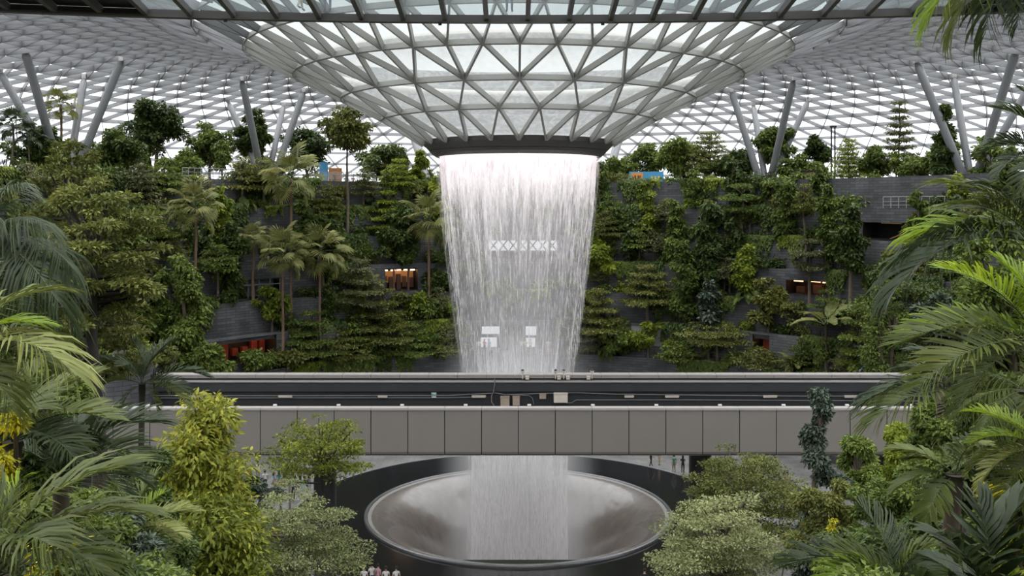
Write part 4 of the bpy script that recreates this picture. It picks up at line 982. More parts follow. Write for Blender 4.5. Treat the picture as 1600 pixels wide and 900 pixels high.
T_ = [
 # left half of the garden
 ('tower', 345, 3, .7, 292, 42, 'bright', .25, 'bright yellow-green climbing tree under the glass railing'),
 ('tower', 368, 4, .7, 350, 46, 'dark', .05, 'dark ivy-covered stem behind the small fan palm'),
 ('tower', 290, 6, .7, 402, 78, 'mid', .2, 'tall leafy green column tree below the first fan palm'),
 ('layer', 236, 3, .8, 322, 86, 'mid', .6, 'flat-topped layered tree beside the yellow philodendron leaf'),
 ('layer', 340, 4, .7, 382, 84, 'mid', .6, 'flat spreading tree crossing the trunk of the first fan palm'),
 ('layer', 606, 2, .8, 300, 72, 'bright', .2, 'small layered bright tree on the dark recess under the visitors'),
 ('layer', 572, 3, .8, 380, 50, 'mid', .5, 'little layered tree above the lit shop window'),
 ('broad', 425, 5, .7, 452, 62, 'bright', .3, 'bright round-headed tree next to the glazed opening'),
 ('layer', 562, 5, .8, 404, 100, 'haze', .35, 'greyish fine-leaved umbrella tree before the lit shop'),
 ('layer', 598, 6, .8, 454, 104, 'olive', .3, 'wide layered olive tree just under the lit shop'),
 ('layer', 488, 6, .9, 488, 100, 'mid', .25, 'layered mid-green tree at the foot of the low fan palm pair'),
 ('layer', 540, 6, .6, 520, 96, 'olive', .2, 'low layered tree right behind the bridge parapet, under the haze tree'),
 ('layer', 640, 6, .5, 508, 90, 'mid', .2, 'mid-green layered tree between the lit shop and the fall'),
 ('layer', 694, 6, .5, 528, 74, 'olive', .2, 'small layered tree at the very edge of the falling water'),
 ('broad', 690, 4, .7, 425, 62, 'dark', .2, 'dark round shrub tree beside the lone fan palm'),
 ('broad', 690, 5, .7, 465, 66, 'mid', .2, 'mid-green round tree at the foot of the lone fan palm'),
 ('tower', 660, 5, .5, 460, 50, 'bright', .5, 'bright leafy bush tree under the lit shop'),
 ('broad', 395, 6, .5, 545, 70, 'mid', .2, 'low bushy tree in front of the red lit shop'),
 ('broad', 450, 6, .3, 545, 70, 'olive', .2, 'low olive tree behind the bridge beside the red lit shop'),
 ('tower', 250, 5, .7, 420, 44, 'mid', .2, 'narrow leafy tree near the white stair rail'),
 ('broad', 330, 7, .7, 530, 70, 'mid', .3, 'leafy tree standing in front of the red lit shop'),
 ('tower', 475, 3, .7, 300, 44, 'mid', .05, 'green climber hanging behind the tallest palm trunk'),
 ('broad', 505, 4, .6, 330, 60, 'dark', .2, 'dark round tree behind the red-trunked palm crown'),
 ('layer', 510, 2, .6, 290, 60, 'olive', .5, 'small flat olive tree below the blue kiosk'),
 ('tower', 620, 3, .6, 320, 70, 'dark', .05, 'dark ivy mass left of the lone fan palm crown'),
 ('tower', 685, 2, .5, 275, 40, 'bright', .1, 'bright green climber touching the edge of the falling water'),
 ('broad', 215, 5, .7, 470, 60, 'mid', .2, 'round tree behind the near spreading tree'),
 ('broad', 180, 3, .7, 300, 90, 'mid', .2, 'leafy tree on the upper ledge behind the near spreading tree'),
 ('broad', 130, 4, .7, 380, 90, 'dark', .2, 'dark tree deep behind the near spreading tree'),
 # right half
 ('layer', 944, 3, .8, 332, 60, 'olive', .6, 'flat-topped small tree at the right edge of the falling water'),
 ('layer', 1000, 3, .9, 350, 66, 'mid', .5, 'small layered tree on the pale wall band right of the fall'),
 ('tower', 1013, 2, .5, 302, 32, 'bright', .05, 'bright narrow climber under the mural board'),
 ('tower', 1054, 3, .6, 316, 42, 'mid', .1, 'mid-green climber tree right of the bright narrow one'),
 ('broad', 940, 4, .7, 368, 56, 'bright', .3, 'light green bushy tree beside the water, halfway down'),
 ('layer', 1012, 5, .9, 414, 92, 'olive', .4, 'olive layered tree halfway down right of the water'),
 ('layer', 937, 6, .7, 452, 88, 'olive', .4, 'leaning layered tree close to the falling water, low down'),
 ('layer', 915, 6, .4, 486, 60, 'haze', .2, 'mist-grey layered tree half behind the spray'),
 ('umbrella', 1160, 2, .9, 290, 82, 'mid', .55, 'umbrella-shaped tree just below the parapet hedge'),
 ('tower', 1105, 4, .6, 318, 66, 'dark', .15, 'tall dark climber mass beside the umbrella-shaped tree'),
 ('tower', 1072, 5, .6, 380, 50, 'mid', .15, 'leafy column tree above the grey screen panel'),
 ('layer', 1140, 4, .9, 404, 64, 'haze', .6, 'pale flat-headed tree left of the vivid green bush'),
 ('tower', 1165, 4, .5, 386, 46, 'bright', .3, 'vivid light green bush tree in the middle of the right terraces'),
 ('tower', 1108, 6, .7, 444, 46, 'blue', .25, 'dark blue-green slender tree below the middle of the right terraces'),
 ('umbrella', 1120, 6, .4, 508, 138, 'olive', .6, 'widest umbrella tree low on the right, behind the bridge'),
 ('layer', 1185, 6, .3, 545, 96, 'olive', .3, 'low fine-leaved tree behind the bridge next to the red lit door'),
 ('broad', 1012, 6, .5, 506, 66, 'bright', .2, 'bright rounded tree in front of the grey screen panel'),
 ('broad', 962, 6, .6, 500, 60, 'mid', .2, 'mid-green rounded tree beside the grey screen panel'),
 ('umbrella', 1265, 4, 1.0, 376, 78, 'haze', .6, 'pale feathery umbrella tree before the slate wall and the dim opening'),
 ('tower', 1328, 4, .7, 322, 50, 'dark', .45, 'dark vine-clad tree on a tall bare trunk beside the black opening'),
 ('tower', 1232, 2, .6, 282, 56, 'mid', .1, 'green climbing tree under the brown planter'),
 ('layer', 1258, 3, .8, 288, 48, 'olive', .7, 'thin-stemmed flat tree before the dark wall under the planter'),
 ('tower', 1296, 3, .7, 290, 40, 'mid', .2, 'slender leafy tree along the stair rail below the deck'),
 ('umbrella', 1392, 6, .8, 446, 104, 'mid', .5, 'broad umbrella tree under the black opening'),
 ('layer', 1345, 6, .5, 480, 90, 'mid', .3, 'layered green tree beside the banana-like plant'),
 ('tower', 1435, 2, .5, 300, 46, 'mid', .05, 'vine column hanging beneath the long slate parapet'),
 ('broad', 1200, 5, .7, 432, 60, 'olive', .2, 'yellowish round tree beside the dim opening'),
 ('broad', 1410, 4, .6, 392, 80, 'dark', .2, 'dark leafy shrub tree right under the black opening'),
 ('broad', 1450, 6, .6, 500, 90, 'dark', .2, 'dark tree behind the near bright palm'),
 ('broad', 1370, 7, .6, 540, 90, 'blue', .2, 'blue-green bush tree behind the bridge near the palms'),
 ('layer', 1060, 6, .3, 535, 80, 'mid', .2, 'low mid-green layered tree behind the bridge, left of the widest umbrella tree'),
]
for kd, px, k, dR, top, w, lm, lo, lab in T_:
    terr(kd, px, k, dR, top, w, lm, lab, lo, {'layer': 'layered_tree', 'umbrella': 'umbrella_tree', 'tower': 'slender_tree', 'broad': 'broadleaf_tree'}[kd], 1.25)

# small filler trees on the ledges (copies of eight)
FILL = [('layered_tree', 'small layered fine-leaved tree', 'layer', 'mid', 4.6, 4.2, .4), ('layered_tree', 'small olive layered tree', 'layer', 'olive', 5.2, 4.6, .45), ('slender_tree', 'slender thin-trunked tree', 'tower', 'mid', 5.6, 2.3, .4), ('slender_tree', 'slender dark tree', 'tower', 'dark', 5.2, 2.5, .3),
        ('slender_tree', 'slender bright green tree', 'tower', 'bright', 4.2, 2.2, .3), ('broadleaf_tree', 'young round-headed tree', 'broad', 'mid', 4.2, 3.0, .4), ('layered_tree', 'small greyish layered tree', 'layer', 'haze', 4.4, 4.4, .5), ('broadleaf_tree', 'young olive round-headed tree', 'broad', 'olive', 3.8, 2.8, .35)]
fproto = [None] * len(FILL); rf = random.Random(21); ORD = ['the parapet', 'second ledge down', 'third ledge down', 'fourth ledge down', 'fifth ledge down', 'sixth ledge down', 'seventh ledge down', 'the lowest ledge']
def in_front_of_opening(a, k):
    return any(o['a0'] - .06 < a < o['a1'] + .06 and (o['k'] == k or o['k'] == k - 1) for o in OPS)
for k in range(1, 7):
    a = -math.radians(82)
    while a < math.radians(82):
        a += rf.uniform(2.2, 6.5) / LEDGE[k][0]
        if in_front_of_opening(a, k) or in_front_of_opening(a, k + 1) or abs(a) < .12: continue
        i = rf.randrange(len(FILL)); nm, lb, kd, lm, H, W, lo = FILL[i]
        lab = '%s on %s, %s of the waterfall' % (lb, ORD[k], 'left' if a < 0 else 'right'); loc = pol(a, LEDGE[k][0] + rf.uniform(.6, 1.1), LEDGE[k][1] - .35); s = rf.uniform(.75, 1.2)
        if fproto[i] is None: fproto[i] = make_tree(nm, lab, loc, H, W, kd, lm, BARK, int(W * H * (1 - lo) * 150), {'layer': (.28, .15), 'tower': (.42, .25), 'broad': (.36, .2)}[kd], 40 + i, lo, group=lab); fproto[i].scale = (s, s, s)
        else: copy_tree(fproto[i], loc, rf.uniform(0, 6.28), s, lab, lab)

# ------------------------------------------------------------------ shrubs, hedges and creepers along every ledge (copies of a few plants)
def shrub_proto(name, label, kind, leafm, seed, w, h, n, leaf):
    rg = np.random.default_rng(seed); t = thing(name, label, 'shrub', (0, 0, 0))
    if kind == 'mound':
        C = [(rg.normal(0, w * .2), rg.normal(0, w * .12), h * rg.uniform(.25, .75)) for _ in range(9)]; R = [(w * .24, w * .2, h * .3)] * 9
        V, F, T = cluster_leaves(rg, C, R, n, *leaf, .45, .4)
    elif kind == 'hang':      # leaves cascading over the wall below
        m = n; u = rg.uniform(-.5, .5, m); dz = rg.uniform(0, 1, m) ** 1.3
        lob = .55 + .45 * np.sin(u * 9 + seed) * np.cos(u * 4 + seed * 2)
        pos = np.stack([u * w, -.28 - .22 * rg.random(m) + np.where(dz < .1, .4 * rg.random(m), 0), .35 - dz * h * lob], 1)
        ax = np.stack([rg.normal(0, .5, m), -np.ones(m) * .7, -np.ones(m) * .8], 1) + rg.normal(0, .25, (m, 3)); nn = np.stack([np.zeros(m), -np.ones(m), np.ones(m) * .6], 1) + rg.normal(0, .3, (m, 3))
        V, F, T = leaf_arrays(pos, ax, nn, leaf[0] * rg.uniform(.7, 1.2, m), leaf[1], .5 + rg.normal(0, .18, m))
    elif kind == 'big':       # large heart leaves on stalks
        m = n; a = rg.uniform(0, 6.28, m); el = rg.uniform(.1, 1.2, m)
        d = np.stack([np.cos(a) * np.cos(el), np.sin(a) * np.cos(el), np.sin(el)], 1); pos = d * np.array([w * .38, w * .3, h * .8]) * rg.uniform(.6, 1, m)[:, None] + UP * h * .12
        ax = d * np.array([1, 1, 0]) - UP * .7 + rg.normal(0, .2, (m, 3)); V, F, T = leaf_arrays(pos, ax, UP + d * .5 + rg.normal(0, .2, (m, 3)), leaf[0] * rg.uniform(.7, 1.2, m), leaf[1], .5 + rg.normal(0, .15, m), True)
    elif kind == 'fern':
        Vs, Fs, Ts = [], [], []; o = 0
        pos = []; ax = []; nn = []; tt = []
        for k in range(16):
            a = rg.uniform(0, 6.28); L = w * .5 * rg.uniform(.8, 1.2)
            for t_ in np.linspace(.12, 1, 14):
                p = np.array([math.cos(a) * t_ * L, math.sin(a) * t_ * L, h * (1.9 * t_ - 1.5 * t_ * t_)])
                for sd in (-1, 1):
                    pos.append(p); ax.append([math.cos(a) * .5 - sd * math.sin(a), math.sin(a) * .5 + sd * math.cos(a), -.2]); nn.append([0, 0, 1]); tt.append(.5 + rg.normal(0, .12))
        V, F, T = leaf_arrays(np.array(pos), np.array(ax), np.array(nn, float), leaf[0], leaf[1], np.array(tt))
    link('foliage', tint_mesh('foliage', V, F, T, LF[leafm]), t, 'stuff')
    b = MB()
    for k in range(5):
        a = k * 1.26; b.tube([(0, 0, -.25), (math.cos(a) * w * .12, math.sin(a) * w * .1, h * .25), (math.cos(a) * w * .22, math.sin(a) * w * .15, h * .55 if kind != 'hang' else .3)], [.05, .035, .015], 4, cap=False)
    b.build('stems', BARK_D, t, False, 'stuff')
    return t
PRO = [('leafy_shrub', 'rounded leafy green shrub', 'mound', 'mid', 1, 2.4, 1.5, 420, (.34, .2)), ('leafy_shrub', 'rounded bright green shrub', 'mound', 'bright', 2, 2.0, 1.3, 340, (.32, .19)), ('dark_shrub', 'dark dense shrub', 'mound', 'dark', 3, 2.6, 1.6, 420, (.36, .22)),
       ('hanging_creeper', 'green creeper spilling over the wall', 'hang', 'mid', 4, 2.6, 2.6, 520, (.32, .22)), ('hanging_creeper', 'dark creeper spilling over the wall', 'hang', 'dark', 5, 3.0, 3.4, 640, (.34, .24)), ('hanging_creeper', 'light green creeper spilling over the wall', 'hang', 'bright', 9, 2.0, 1.6, 320, (.3, .2)),
       ('philodendron', 'large-leaved philodendron', 'big', 'dark', 6, 2.6, 1.7, 46, (.85, .6)), ('philodendron', 'fresh green large-leaved philodendron', 'big', 'mid', 7, 2.4, 1.6, 46, (.8, .55)), ('fern_clump', 'arching fern clump', 'fern', 'mid', 8, 2.0, 1.0, 0, (.2, .09)),
       ('leafy_shrub', 'small olive shrub', 'mound', 'olive', 11, 2.0, 1.8, 420, (.26, .14))]
ORD = ['the parapet', 'second ledge down', 'third ledge down', 'fourth ledge down', 'fifth ledge down', 'sixth ledge down', 'seventh ledge down', 'the lowest ledge']
protos = [None] * len(PRO)
rs = random.Random(11)
def put_shrub(i, px_side, k, a, dR=.75, s=1.0):
    R = LEDGE[k][0] + dR; z = LEDGE[k][1] - (.35 if k else .9)
    hang = PRO[i][2] == 'hang'
    if hang: R = LEDGE[k][0] + .2; z = LEDGE[k][1] - .05
    lab = '%s on %s, %s of the waterfall' % (PRO[i][1], ORD[k], px_side); grp = lab
    loc = pol(a, R, z)
    if protos[i] is None:
        protos[i] = shrub_proto(PRO[i][0], lab, *PRO[i][2:]); r = protos[i]; r.location = loc; r.rotation_euler = (0, 0, -a); r.scale = (s, s, s); r['label'] = lab; r['group'] = grp
    else:
        copy_tree(protos[i], loc, -a if hang else rs.uniform(0, 6.28), s, lab, grp)
for k in range(8):
    amax = math.radians(84 if k < 7 else 75); R = LEDGE[k][0]; a = -amax
    step = 1.35 if k < 7 else 3.0
    while a < amax:
        a += step * rs.uniform(.45, 1.5) / R
        if k == 7 and abs(a) < .6: continue
        side = 'left' if a < 0 else 'right'
        q = rs.random()
        if k == 0:
            x_, y_, _ = pol(a, R); pxx = 800 + x_ / y_ * 1500
            if 275 < pxx < 390 and q < .5: continue
            if 490 < pxx < 600 or 1290 < pxx < 1340: continue
            if pxx > 1340 and q > .06: continue
            i = rs.choice([3, 4, 3, 0, 2, 9, 1, 5])
        else: i = rs.choice([0, 0, 1, 2, 2, 3, 3, 4, 4, 5, 6, 7, 8, 9])
        # keep the openings clear
        blocked = False
        for o in OPS:
            if o['a0'] - .03 < a < o['a1'] + .03 and (o['k'] == k or o['k'] == k - 1): blocked = True
        if blocked and (rs.random() < .92 or PRO[i][2] == 'hang'): continue
        if abs(a) < math.radians(11) and rs.random() < .3: continue
        put_shrub(i, side, k, a, rs.uniform(.5, 1.0), rs.uniform(.75, 1.35))

# ------------------------------------------------------------------ garden in front of the bridge
def near_tree(kind, px, d, top, wpx, leafm, label, lo=.4, name='tree', n=9000, leaf=(.16, .08), bark=None, seed=1, fine=False, tr=None, tint=.5, nb=None, flat=None, lean=(0, 0), base_z=None, cs=1.0):
    x = (px - 800) / FPX * d; z = terrain_z(x, d) if base_z is None else base_z; H = EYE + (HZ - top) / FPX * d - z; W = wpx / FPX * d
    return make_tree(name, label, (x, d, z), H, W, kind, leafm, bark, int(n * 2.0), leaf, seed, lo, fine=fine, tr=tr, tint=tint, nb=nb, flat=flat, lean=lean, cs=cs)
near_tree('tower', 310, 36, 634, 205, 'yellow', 'yellow-green column-shaped fig tree in front of the bridge', .1, 'fig_tree', 11000, (.27, .095), seed=3, nb=80, fine=True)
near_tree('tower', 322, 33, 795, 290, 'yellow', 'spreading green lower fig bush at the foot of the column-shaped fig', .1, 'fig_tree', 8000, (.26, .09), tint=.36, seed=5, nb=44, fine=True)
near_tree('broad', 388, 52, 676, 96, 'blue', 'dark leathery tree standing behind the column-shaped fig', .35, 'dark_tree', 4200, (.24, .12), seed=6)
near_tree('umbrella', 502, 47, 662, 215, 'yellow', 'sparse spreading yellow-green tree with a thin forked trunk before the bridge', .86, 'spreading_tree', 3300, (.18, .085), seed=7, nb=5, tr=.13, bark=BARK_D, cs=.62, tint=.45)
near_tree('umbrella', 455, 42, 782, 260, 'pale', 'variegated cream-green layered tree left of the basin', .62, 'variegated_tree', 15000, (.13, .065), seed=8, nb=6)
near_tree('umbrella', 1128, 40, 786, 262, 'pale', 'variegated cream-green layered tree right of the basin', .58, 'variegated_tree', 16000, (.13, .065), seed=9, nb=7, tint=.6)
near_tree('umbrella', 1162, 50, 712, 235, 'olive', 'olive fine-leaved tree below the bridge, behind the variegated one', .72, 'layered_tree', 13000, (.15, .075), seed=10, nb=7, cs=.8)
near_tree('tower', 1281, 38, 606, 105, 'blue', 'slim dark blue-green tree rising in front of the bridge', .3, 'dark_tree', 5200, (.19, .10), seed=12, nb=24, cs=.85)
near_tree('broad', 1338, 41, 648, 110, 'mid', 'mid-green tree standing beside the slim dark tree', .35, 'broadleaf_tree', 7500, (.18, .09), seed=13)
near_tree('broad', 1412, 36, 650, 92, 'bright', 'bright-topped leafy tree between the mid-green tree and the palms', .55, 'broadleaf_tree', 6000, (.17, .085), seed=14)
near_tree('broad', 1300, 34, 742, 150, 'olive', 'wide olive bushy tree under the slim dark tree', .3, 'broadleaf_tree', 9000, (.15, .075), seed=15)
near_tree('broad', 1400, 32, 720, 160, 'mid', 'dense green tree beneath the bright-topped one', .3, 'broadleaf_tree', 9000, (.15, .08), seed=16)
near_tree('layer', 112, 30, 225, 270, 'olive', 'large near spreading tree with dark slanting boughs', .50, 'spreading_tree', 15000, (.17, .07), seed=17, bark=BARK_D, nb=8, tr=.2, tint=.42, cs=.7, flat=.3)
near_tree('umbrella', 150, 27, 300, 260, 'olive', 'lower olive tree with flat tiers under the large spreading tree', .72, 'spreading_tree', 8000, (.16, .07), seed=18, bark=BARK_D, nb=5, tint=.42, cs=.75)
near_tree('broad', 150, 16, 800, 200, 'blue', 'dark glossy bush among the golden lit leaves', .35, 'dark_shrub', 5200, (.12, .05), seed=19)
near_tree('broad', 1462, 24, 432, 78, 'blue', 'dark blue-green round crown in front of the terraces by the bright palm', .72, 'dark_tree', 3200, (.16, .08), seed=20)
near_tree('broad', 1480, 26, 560, 150, 'mid', 'mid-green bushy tree behind the arching palm leaves', .5, 'broadleaf_tree', 6500, (.15, .08), seed=21)
near_tree('broad', 1560, 18, 520, 160, 'dark', 'dark bush deep behind the bright near palm', .4, 'dark_shrub', 5200, (.12, .06), seed=22)
near_tree('broad', 60, 17, 560, 190, 'dark', 'dark bush deep behind the yellowed near palm leaf', .3, 'dark_shrub', 5600, (.13, .06), seed=23)
near_tree('broad', 215, 24, 700, 150, 'dark', 'dark bush between the near palms and the column-shaped fig', .3, 'dark_shrub', 5200, (.15, .07), seed=24)
near_tree('broad', 40, 25, 420, 220, 'mid', 'green tree filling the gap behind the plumed palm', .3, 'broadleaf_tree', 7000, (.18, .09), seed=25)
near_tree('broad', 1580, 26, 300, 200, 'mid', 'green tree filling the gap behind the fan of near palms', .3, 'broadleaf_tree', 8000, (.17, .09), seed=26)
near_tree('broad', 1500, 20, 660, 200, 'mid', 'leafy green bush behind the broad split leaves', .35, 'broadleaf_tree', 7000, (.13, .06), seed=27)
near_tree('broad', 1210, 30, 868, 130, 'dark', 'low dark bush under the variegated tree near the orange flowers', .3, 'dark_shrub', 3600, (.15, .07), seed=28)
near_tree('tower', 1590, 11, 740, 130, 'bright', 'light green ivy-like shrub at the corner beside the huge split leaf', .2, 'leafy_shrub', 3000, (.09, .05), seed=29)

near_tree('broad', 20, 19, 630, 210, 'dark', 'dark bush under the golden croton at the edge', .3, 'dark_shrub', 5200, (.13, .06), seed=31)
near_tree('broad', 95, 15, 770, 190, 'mid', 'leafy bush between the blue-green palm and the corner palm', .3, 'leafy_shrub', 5200, (.11, .055), seed=32)
near_tree('broad', 255, 26, 830, 150, 'dark', 'low dark bush at the foot of the young yellowing palm', .3, 'dark_shrub', 5000, (.13, .06), seed=33)
near_tree('broad', 1545, 17, 640, 200, 'dark', 'dark bush behind the plume-leaved palm', .3, 'dark_shrub', 5600, (.12, .06), seed=34)
near_tree('broad', 1440, 17, 830, 190, 'dark', 'dark bush between the low arching palm and the split leaves', .3, 'dark_shrub', 5600, (.12, .06), seed=35)
near_tree('broad', 1355, 24, 830, 150, 'mid', 'mid-green bush above the low arching palm', .3, 'leafy_shrub', 5200, (.13, .065), seed=36)
near_tree('broad', 1585, 15, 800, 160, 'mid', 'leafy bush beside the golden flowering croton', .3, 'leafy_shrub', 5200, (.10, .05), seed=37)
near_tree('layer', 1395, 72, 470, 120, 'mid', 'layered tree rising behind the bridge end between the palms', .5, 'layered_tree', 4200, (.2, .1), seed=38)
near_tree('broad', 1450, 72, 400, 120, 'dark', 'tall dark tree behind the bridge end, above the dark round crown', .5, 'broadleaf_tree', 4600, (.24, .13), seed=39)
near_tree('layer', 265, 72, 545, 110, 'olive', 'fine-leaved tree behind the bridge end on the fig side', .5, 'layered_tree', 4200, (.2, .1), seed=40)
near_tree('tower', 1375, 72, 430, 70, 'mid', 'leafy column tree behind the bridge end', .4, 'slender_tree', 3000, (.26, .14), seed=41)

def tp(*rows): return [(P(a, b_, d), m) for a, b_, d, m in rows]
# palms, left side
palm('plumed dark palm with hanging feathery leaves behind the yellowed palm', P(-30, 380, 16), tp((70, 350, 15, 'palmd'), (115, 420, 15, 'palmd'), (90, 470, 14.5, 'palmd'), (60, 530, 15, 'palmd'), (30, 310, 16, 'palmd'), (-60, 330, 14, 'palmd'), (120, 520, 16, 'palmd')), 'plume', 'palmd', extra=7, elen=1.6, seed=1)
palm('near palm with one long yellowed leaf', P(-75, 560, 9.5), tp((112, 580, 9, 'palmy'), (60, 505, 9.5, 'palmb'), (20, 640, 9, 'palm'), (95, 530, 10.5, 'palm'), (-40, 420, 9, 'palm')), 'feather', 'palm', extra=5, elen=1.2, seed=2, label_leaf='yellowed leaf')
palm('broad green palm with overlapping leaves over the golden plants', P(20, 690, 13), tp((170, 655, 12.5, 'palm'), (145, 585, 13, 'palm'), (120, 720, 12, 'palmd'), (75, 560, 13.5, 'palm'), (10, 570, 12.5, 'palm'), (-70, 620, 13, 'palm'), (60, 640, 11.5, 'palm'), (175, 700, 13.5, 'palmd')), 'dense', 'palm', extra=5, elen=1.2, seed=3)
palm('slender twin-stemmed palm in front of the bridge end', P(222, 600, 28), tp((322, 588, 28, 'palmd'), (292, 632, 27.5, 'palm'), (258, 546, 28.5, 'palmd'), (205, 530, 28, 'palmd'), (158, 560, 28, 'palmd'), (150, 610, 28.5, 'palm'), (190, 640, 27.5, 'palmd'), (246, 650, 28, 'palm')), 'dense', 'palmd', extra=4, elen=1.6, seed=4, tr=.09, bark=BARK_D)
palm('dark blue-green palm spreading stiff leaves to both sides', P(95, 745, 13.5), tp((245, 660, 13.5, 'palmd'), (225, 715, 13, 'palmd'), (150, 650, 14, 'palmd'), (100, 640, 13.5, 'palmd'), (30, 680, 13, 'palmd'), (195, 770, 13, 'palmd')), 'areca', 'palmd', extra=4, elen=1.1, seed=5)
palm('nearest palm with big grey-green leaves sweeping up from the corner', P(-10, 905, 7.5), tp((185, 730, 7.5, 'palm'), (30, 750, 8, 'palmb'), (150, 880, 7, 'palm'), (215, 800, 7.5, 'palm'), (-60, 700, 7.5, 'palm'), (75, 850, 6.8, 'palm')), 'feather', 'palm', extra=3, elen=.9, seed=6)
palm('young palm with yellowing leaves at the foot of the fig', P(203, 835, 17), tp((305, 800, 17, 'palmy'), (285, 838, 16.5, 'palmy'), (245, 740, 17.5, 'palm'), (170, 745, 17, 'palm'), (150, 810, 16.5, 'palm'), (265, 880, 16.5, 'palm'), (255, 770, 17.5, 'palmb')), 'dense', 'palmy', extra=3, elen=.9, seed=7, label_leaf='greener leaf')
# right side
palm('overhanging palm whose leaf tips hang into view at the top', P(1650, -95, 9), tp((1455, 20, 9, 'palmb'), (1490, 45, 9, 'palm'), (1540, 50, 8.8, 'palmd'), (1500, -40, 9.2, 'palmd'), (1590, 40, 9.4, 'palmd')), 'feather', 'palmd', tr=.10, extra=4, elen=.8, seed=8)
palm('dark palm with a fan of stiff leaves at the edge below the overhanging one', P(1640, 250, 13), tp((1545, 225, 13, 'palmd'), (1560, 170, 13, 'palmd'), (1600, 140, 13.5, 'palmd'), (1560, 270, 12.8, 'palmd'), (1595, 300, 12.5, 'palmd')), 'areca', 'palmd', extra=4, elen=1.0, seed=9)
palm('large dark palm with wide drooping leaves above the bright one', P(1620, 380, 15), tp((1485, 320, 15, 'palm'), (1400, 410, 15, 'palmd'), (1420, 370, 15.5, 'palmb'), (1540, 290, 15, 'palm'), (1400, 450, 14.5, 'palmd'), (1470, 285, 15.5, 'palm'), (1610, 270, 15, 'palm')), 'feather', 'palmd', extra=5, elen=1.5, seed=10)
palm('bright yellow-green palm with the broadest upright leaves', P(1625, 540, 10.5), tp((1478, 420, 10.5, 'palmb'), (1405, 535, 10.5, 'palm'), (1560, 405, 10.8, 'palmb'), (1440, 600, 10, 'palm'), (1500, 640, 10, 'palm'), (1620, 420, 10, 'palmb'), (1420, 515, 11, 'palmb')), 'dense', 'palmb', extra=4, elen=1.0, seed=11)
palm('dark palm with drooping crown standing against the bridge', P(1500, 618, 21), tp((1352, 628, 21, 'palmd'), (1362, 660, 20.5, 'palm'), (1405, 575, 21.5, 'palmd'), (1450, 560, 21, 'palm'), (1530, 560, 21, 'palm'), (1580, 590, 21, 'palm'), (1575, 650, 20.5, 'palmd'), (1470, 690, 20.5, 'palmd'), (1540, 690, 20, 'palm')), 'feather', 'palmd', extra=5, elen=1.5, seed=12, bark=BARK_D, tr=.14)
palm('plume-leaved palm drooping over the right edge in front of the bridge', P(1600, 610, 14), tp((1500, 640, 14, 'palm'), (1530, 680, 13.5, 'palm'), (1510, 590, 14.5, 'palm'), (1560, 720, 13.5, 'palmd'), (1620, 700, 13, 'palm')), 'plume', 'palm', extra=4, elen=1.1, seed=13)
palm('split-leaved palm with a yellow-edged drooping leaf', P(1492, 742, 14), tp((1402, 762, 14, 'palm'), (1446, 812, 13.6, 'palm'), (1420, 715, 14.3, 'palm'), (1470, 700, 14.4, 'palm'), (1545, 705, 14, 'palm'), (1570, 760, 13.6, 'palmd'), (1520, 680, 14.5, 'palmd')), 'broad', 'palm', extra=3, elen=1.0, seed=14)
palm('palm with yellow-tipped leaves beside the golden flowers', P(1625, 700, 11), tp((1520, 690, 11, 'palmb'), (1530, 760, 11, 'palmy'), (1515, 735, 11.3, 'palm'), (1560, 800, 10.8, 'palm'), (1560, 650, 11.3, 'palmb')), 'dense', 'palmb', extra=3, elen=.8, seed=15)
palm('nearest huge dark palm leaf with broad pleated blades', P(1545, 960, 6.0), tp((1600, 780, 6, 'palmd'), (1530, 785, 6.1, 'palmd'), (1470, 835, 5.8, 'palmd'), (1640, 900, 5.8, 'palmd')), 'broad', 'palmd', extra=2, elen=.5, seed=16)
palm('low palm with long arching leaves along the bottom edge', P(1400, 930, 11), tp((1235, 880, 11, 'palmd'), (1300, 862, 11, 'palm'), (1345, 790, 11.5, 'palmd'), (1480, 850, 10.6, 'palm'), (1290, 905, 10.6, 'palmb'), (1420, 830, 11.5, 'palmd')), 'areca', 'palmd', extra=3, elen=.8, seed=17)

# golden crotons, lit by small garden lamps
def croton(px, py, d, w, label, seed, n=500):
    c = P(px, py, d); z = terrain_z(c.x, c.y); z = min(z, c.z - .4)
    t = thing('croton_bush', label, 'shrub', (c.x, c.y, z)); rg = np.random.default_rng(seed); h = c.z - z
    C = [(rg.normal(0, w * .25), rg.normal(0, w * .2), h + rg.normal(0, w * .25)) for _ in range(7)]; R = [(w * .2,) * 3] * 7
    V, F, T = cluster_leaves(rg, C, R, n, .11, .035, .5, .4)
    link('foliage', tint_mesh('foliage', V, F, T, LF['gold']), t, 'stuff')
    b = MB(); b.tube([(0, 0, -.2), (0, .03, h * .6), (0, 0, h)], [.05, .04, .02], 6); b.build('stem', BARK_D, t, True)
    li = bpy.data.lights.new('garden_lamp', 'POINT'); li.energy = .7; li.color = (1, .78, .35); li.shadow_soft_size = .06
    lo = bpy.data.objects.new('garden_lamp', li); COL.objects.link(lo); lo.parent = t; lo.location = (0, -.35, h - w * .25)
croton(24, 662, 11.5, 0.33, 'golden croton glowing under the broad green palm', 1)
croton(10, 725, 11.5, 0.36, 'golden croton at the picture edge beneath the dark palm', 2)
croton(82, 840, 9.5, 0.30, 'golden croton lit near the corner palm', 3)
croton(70, 885, 9.0, 0.27, 'golden croton behind the orange stake at the bottom edge', 4)
croton(1548, 768, 12, 0.21, 'golden flowering croton beside the yellow-tipped palm', 5, 250)
croton(1300, 822, 27, 0.30, 'small golden croton in the olive bushes', 6, 160)

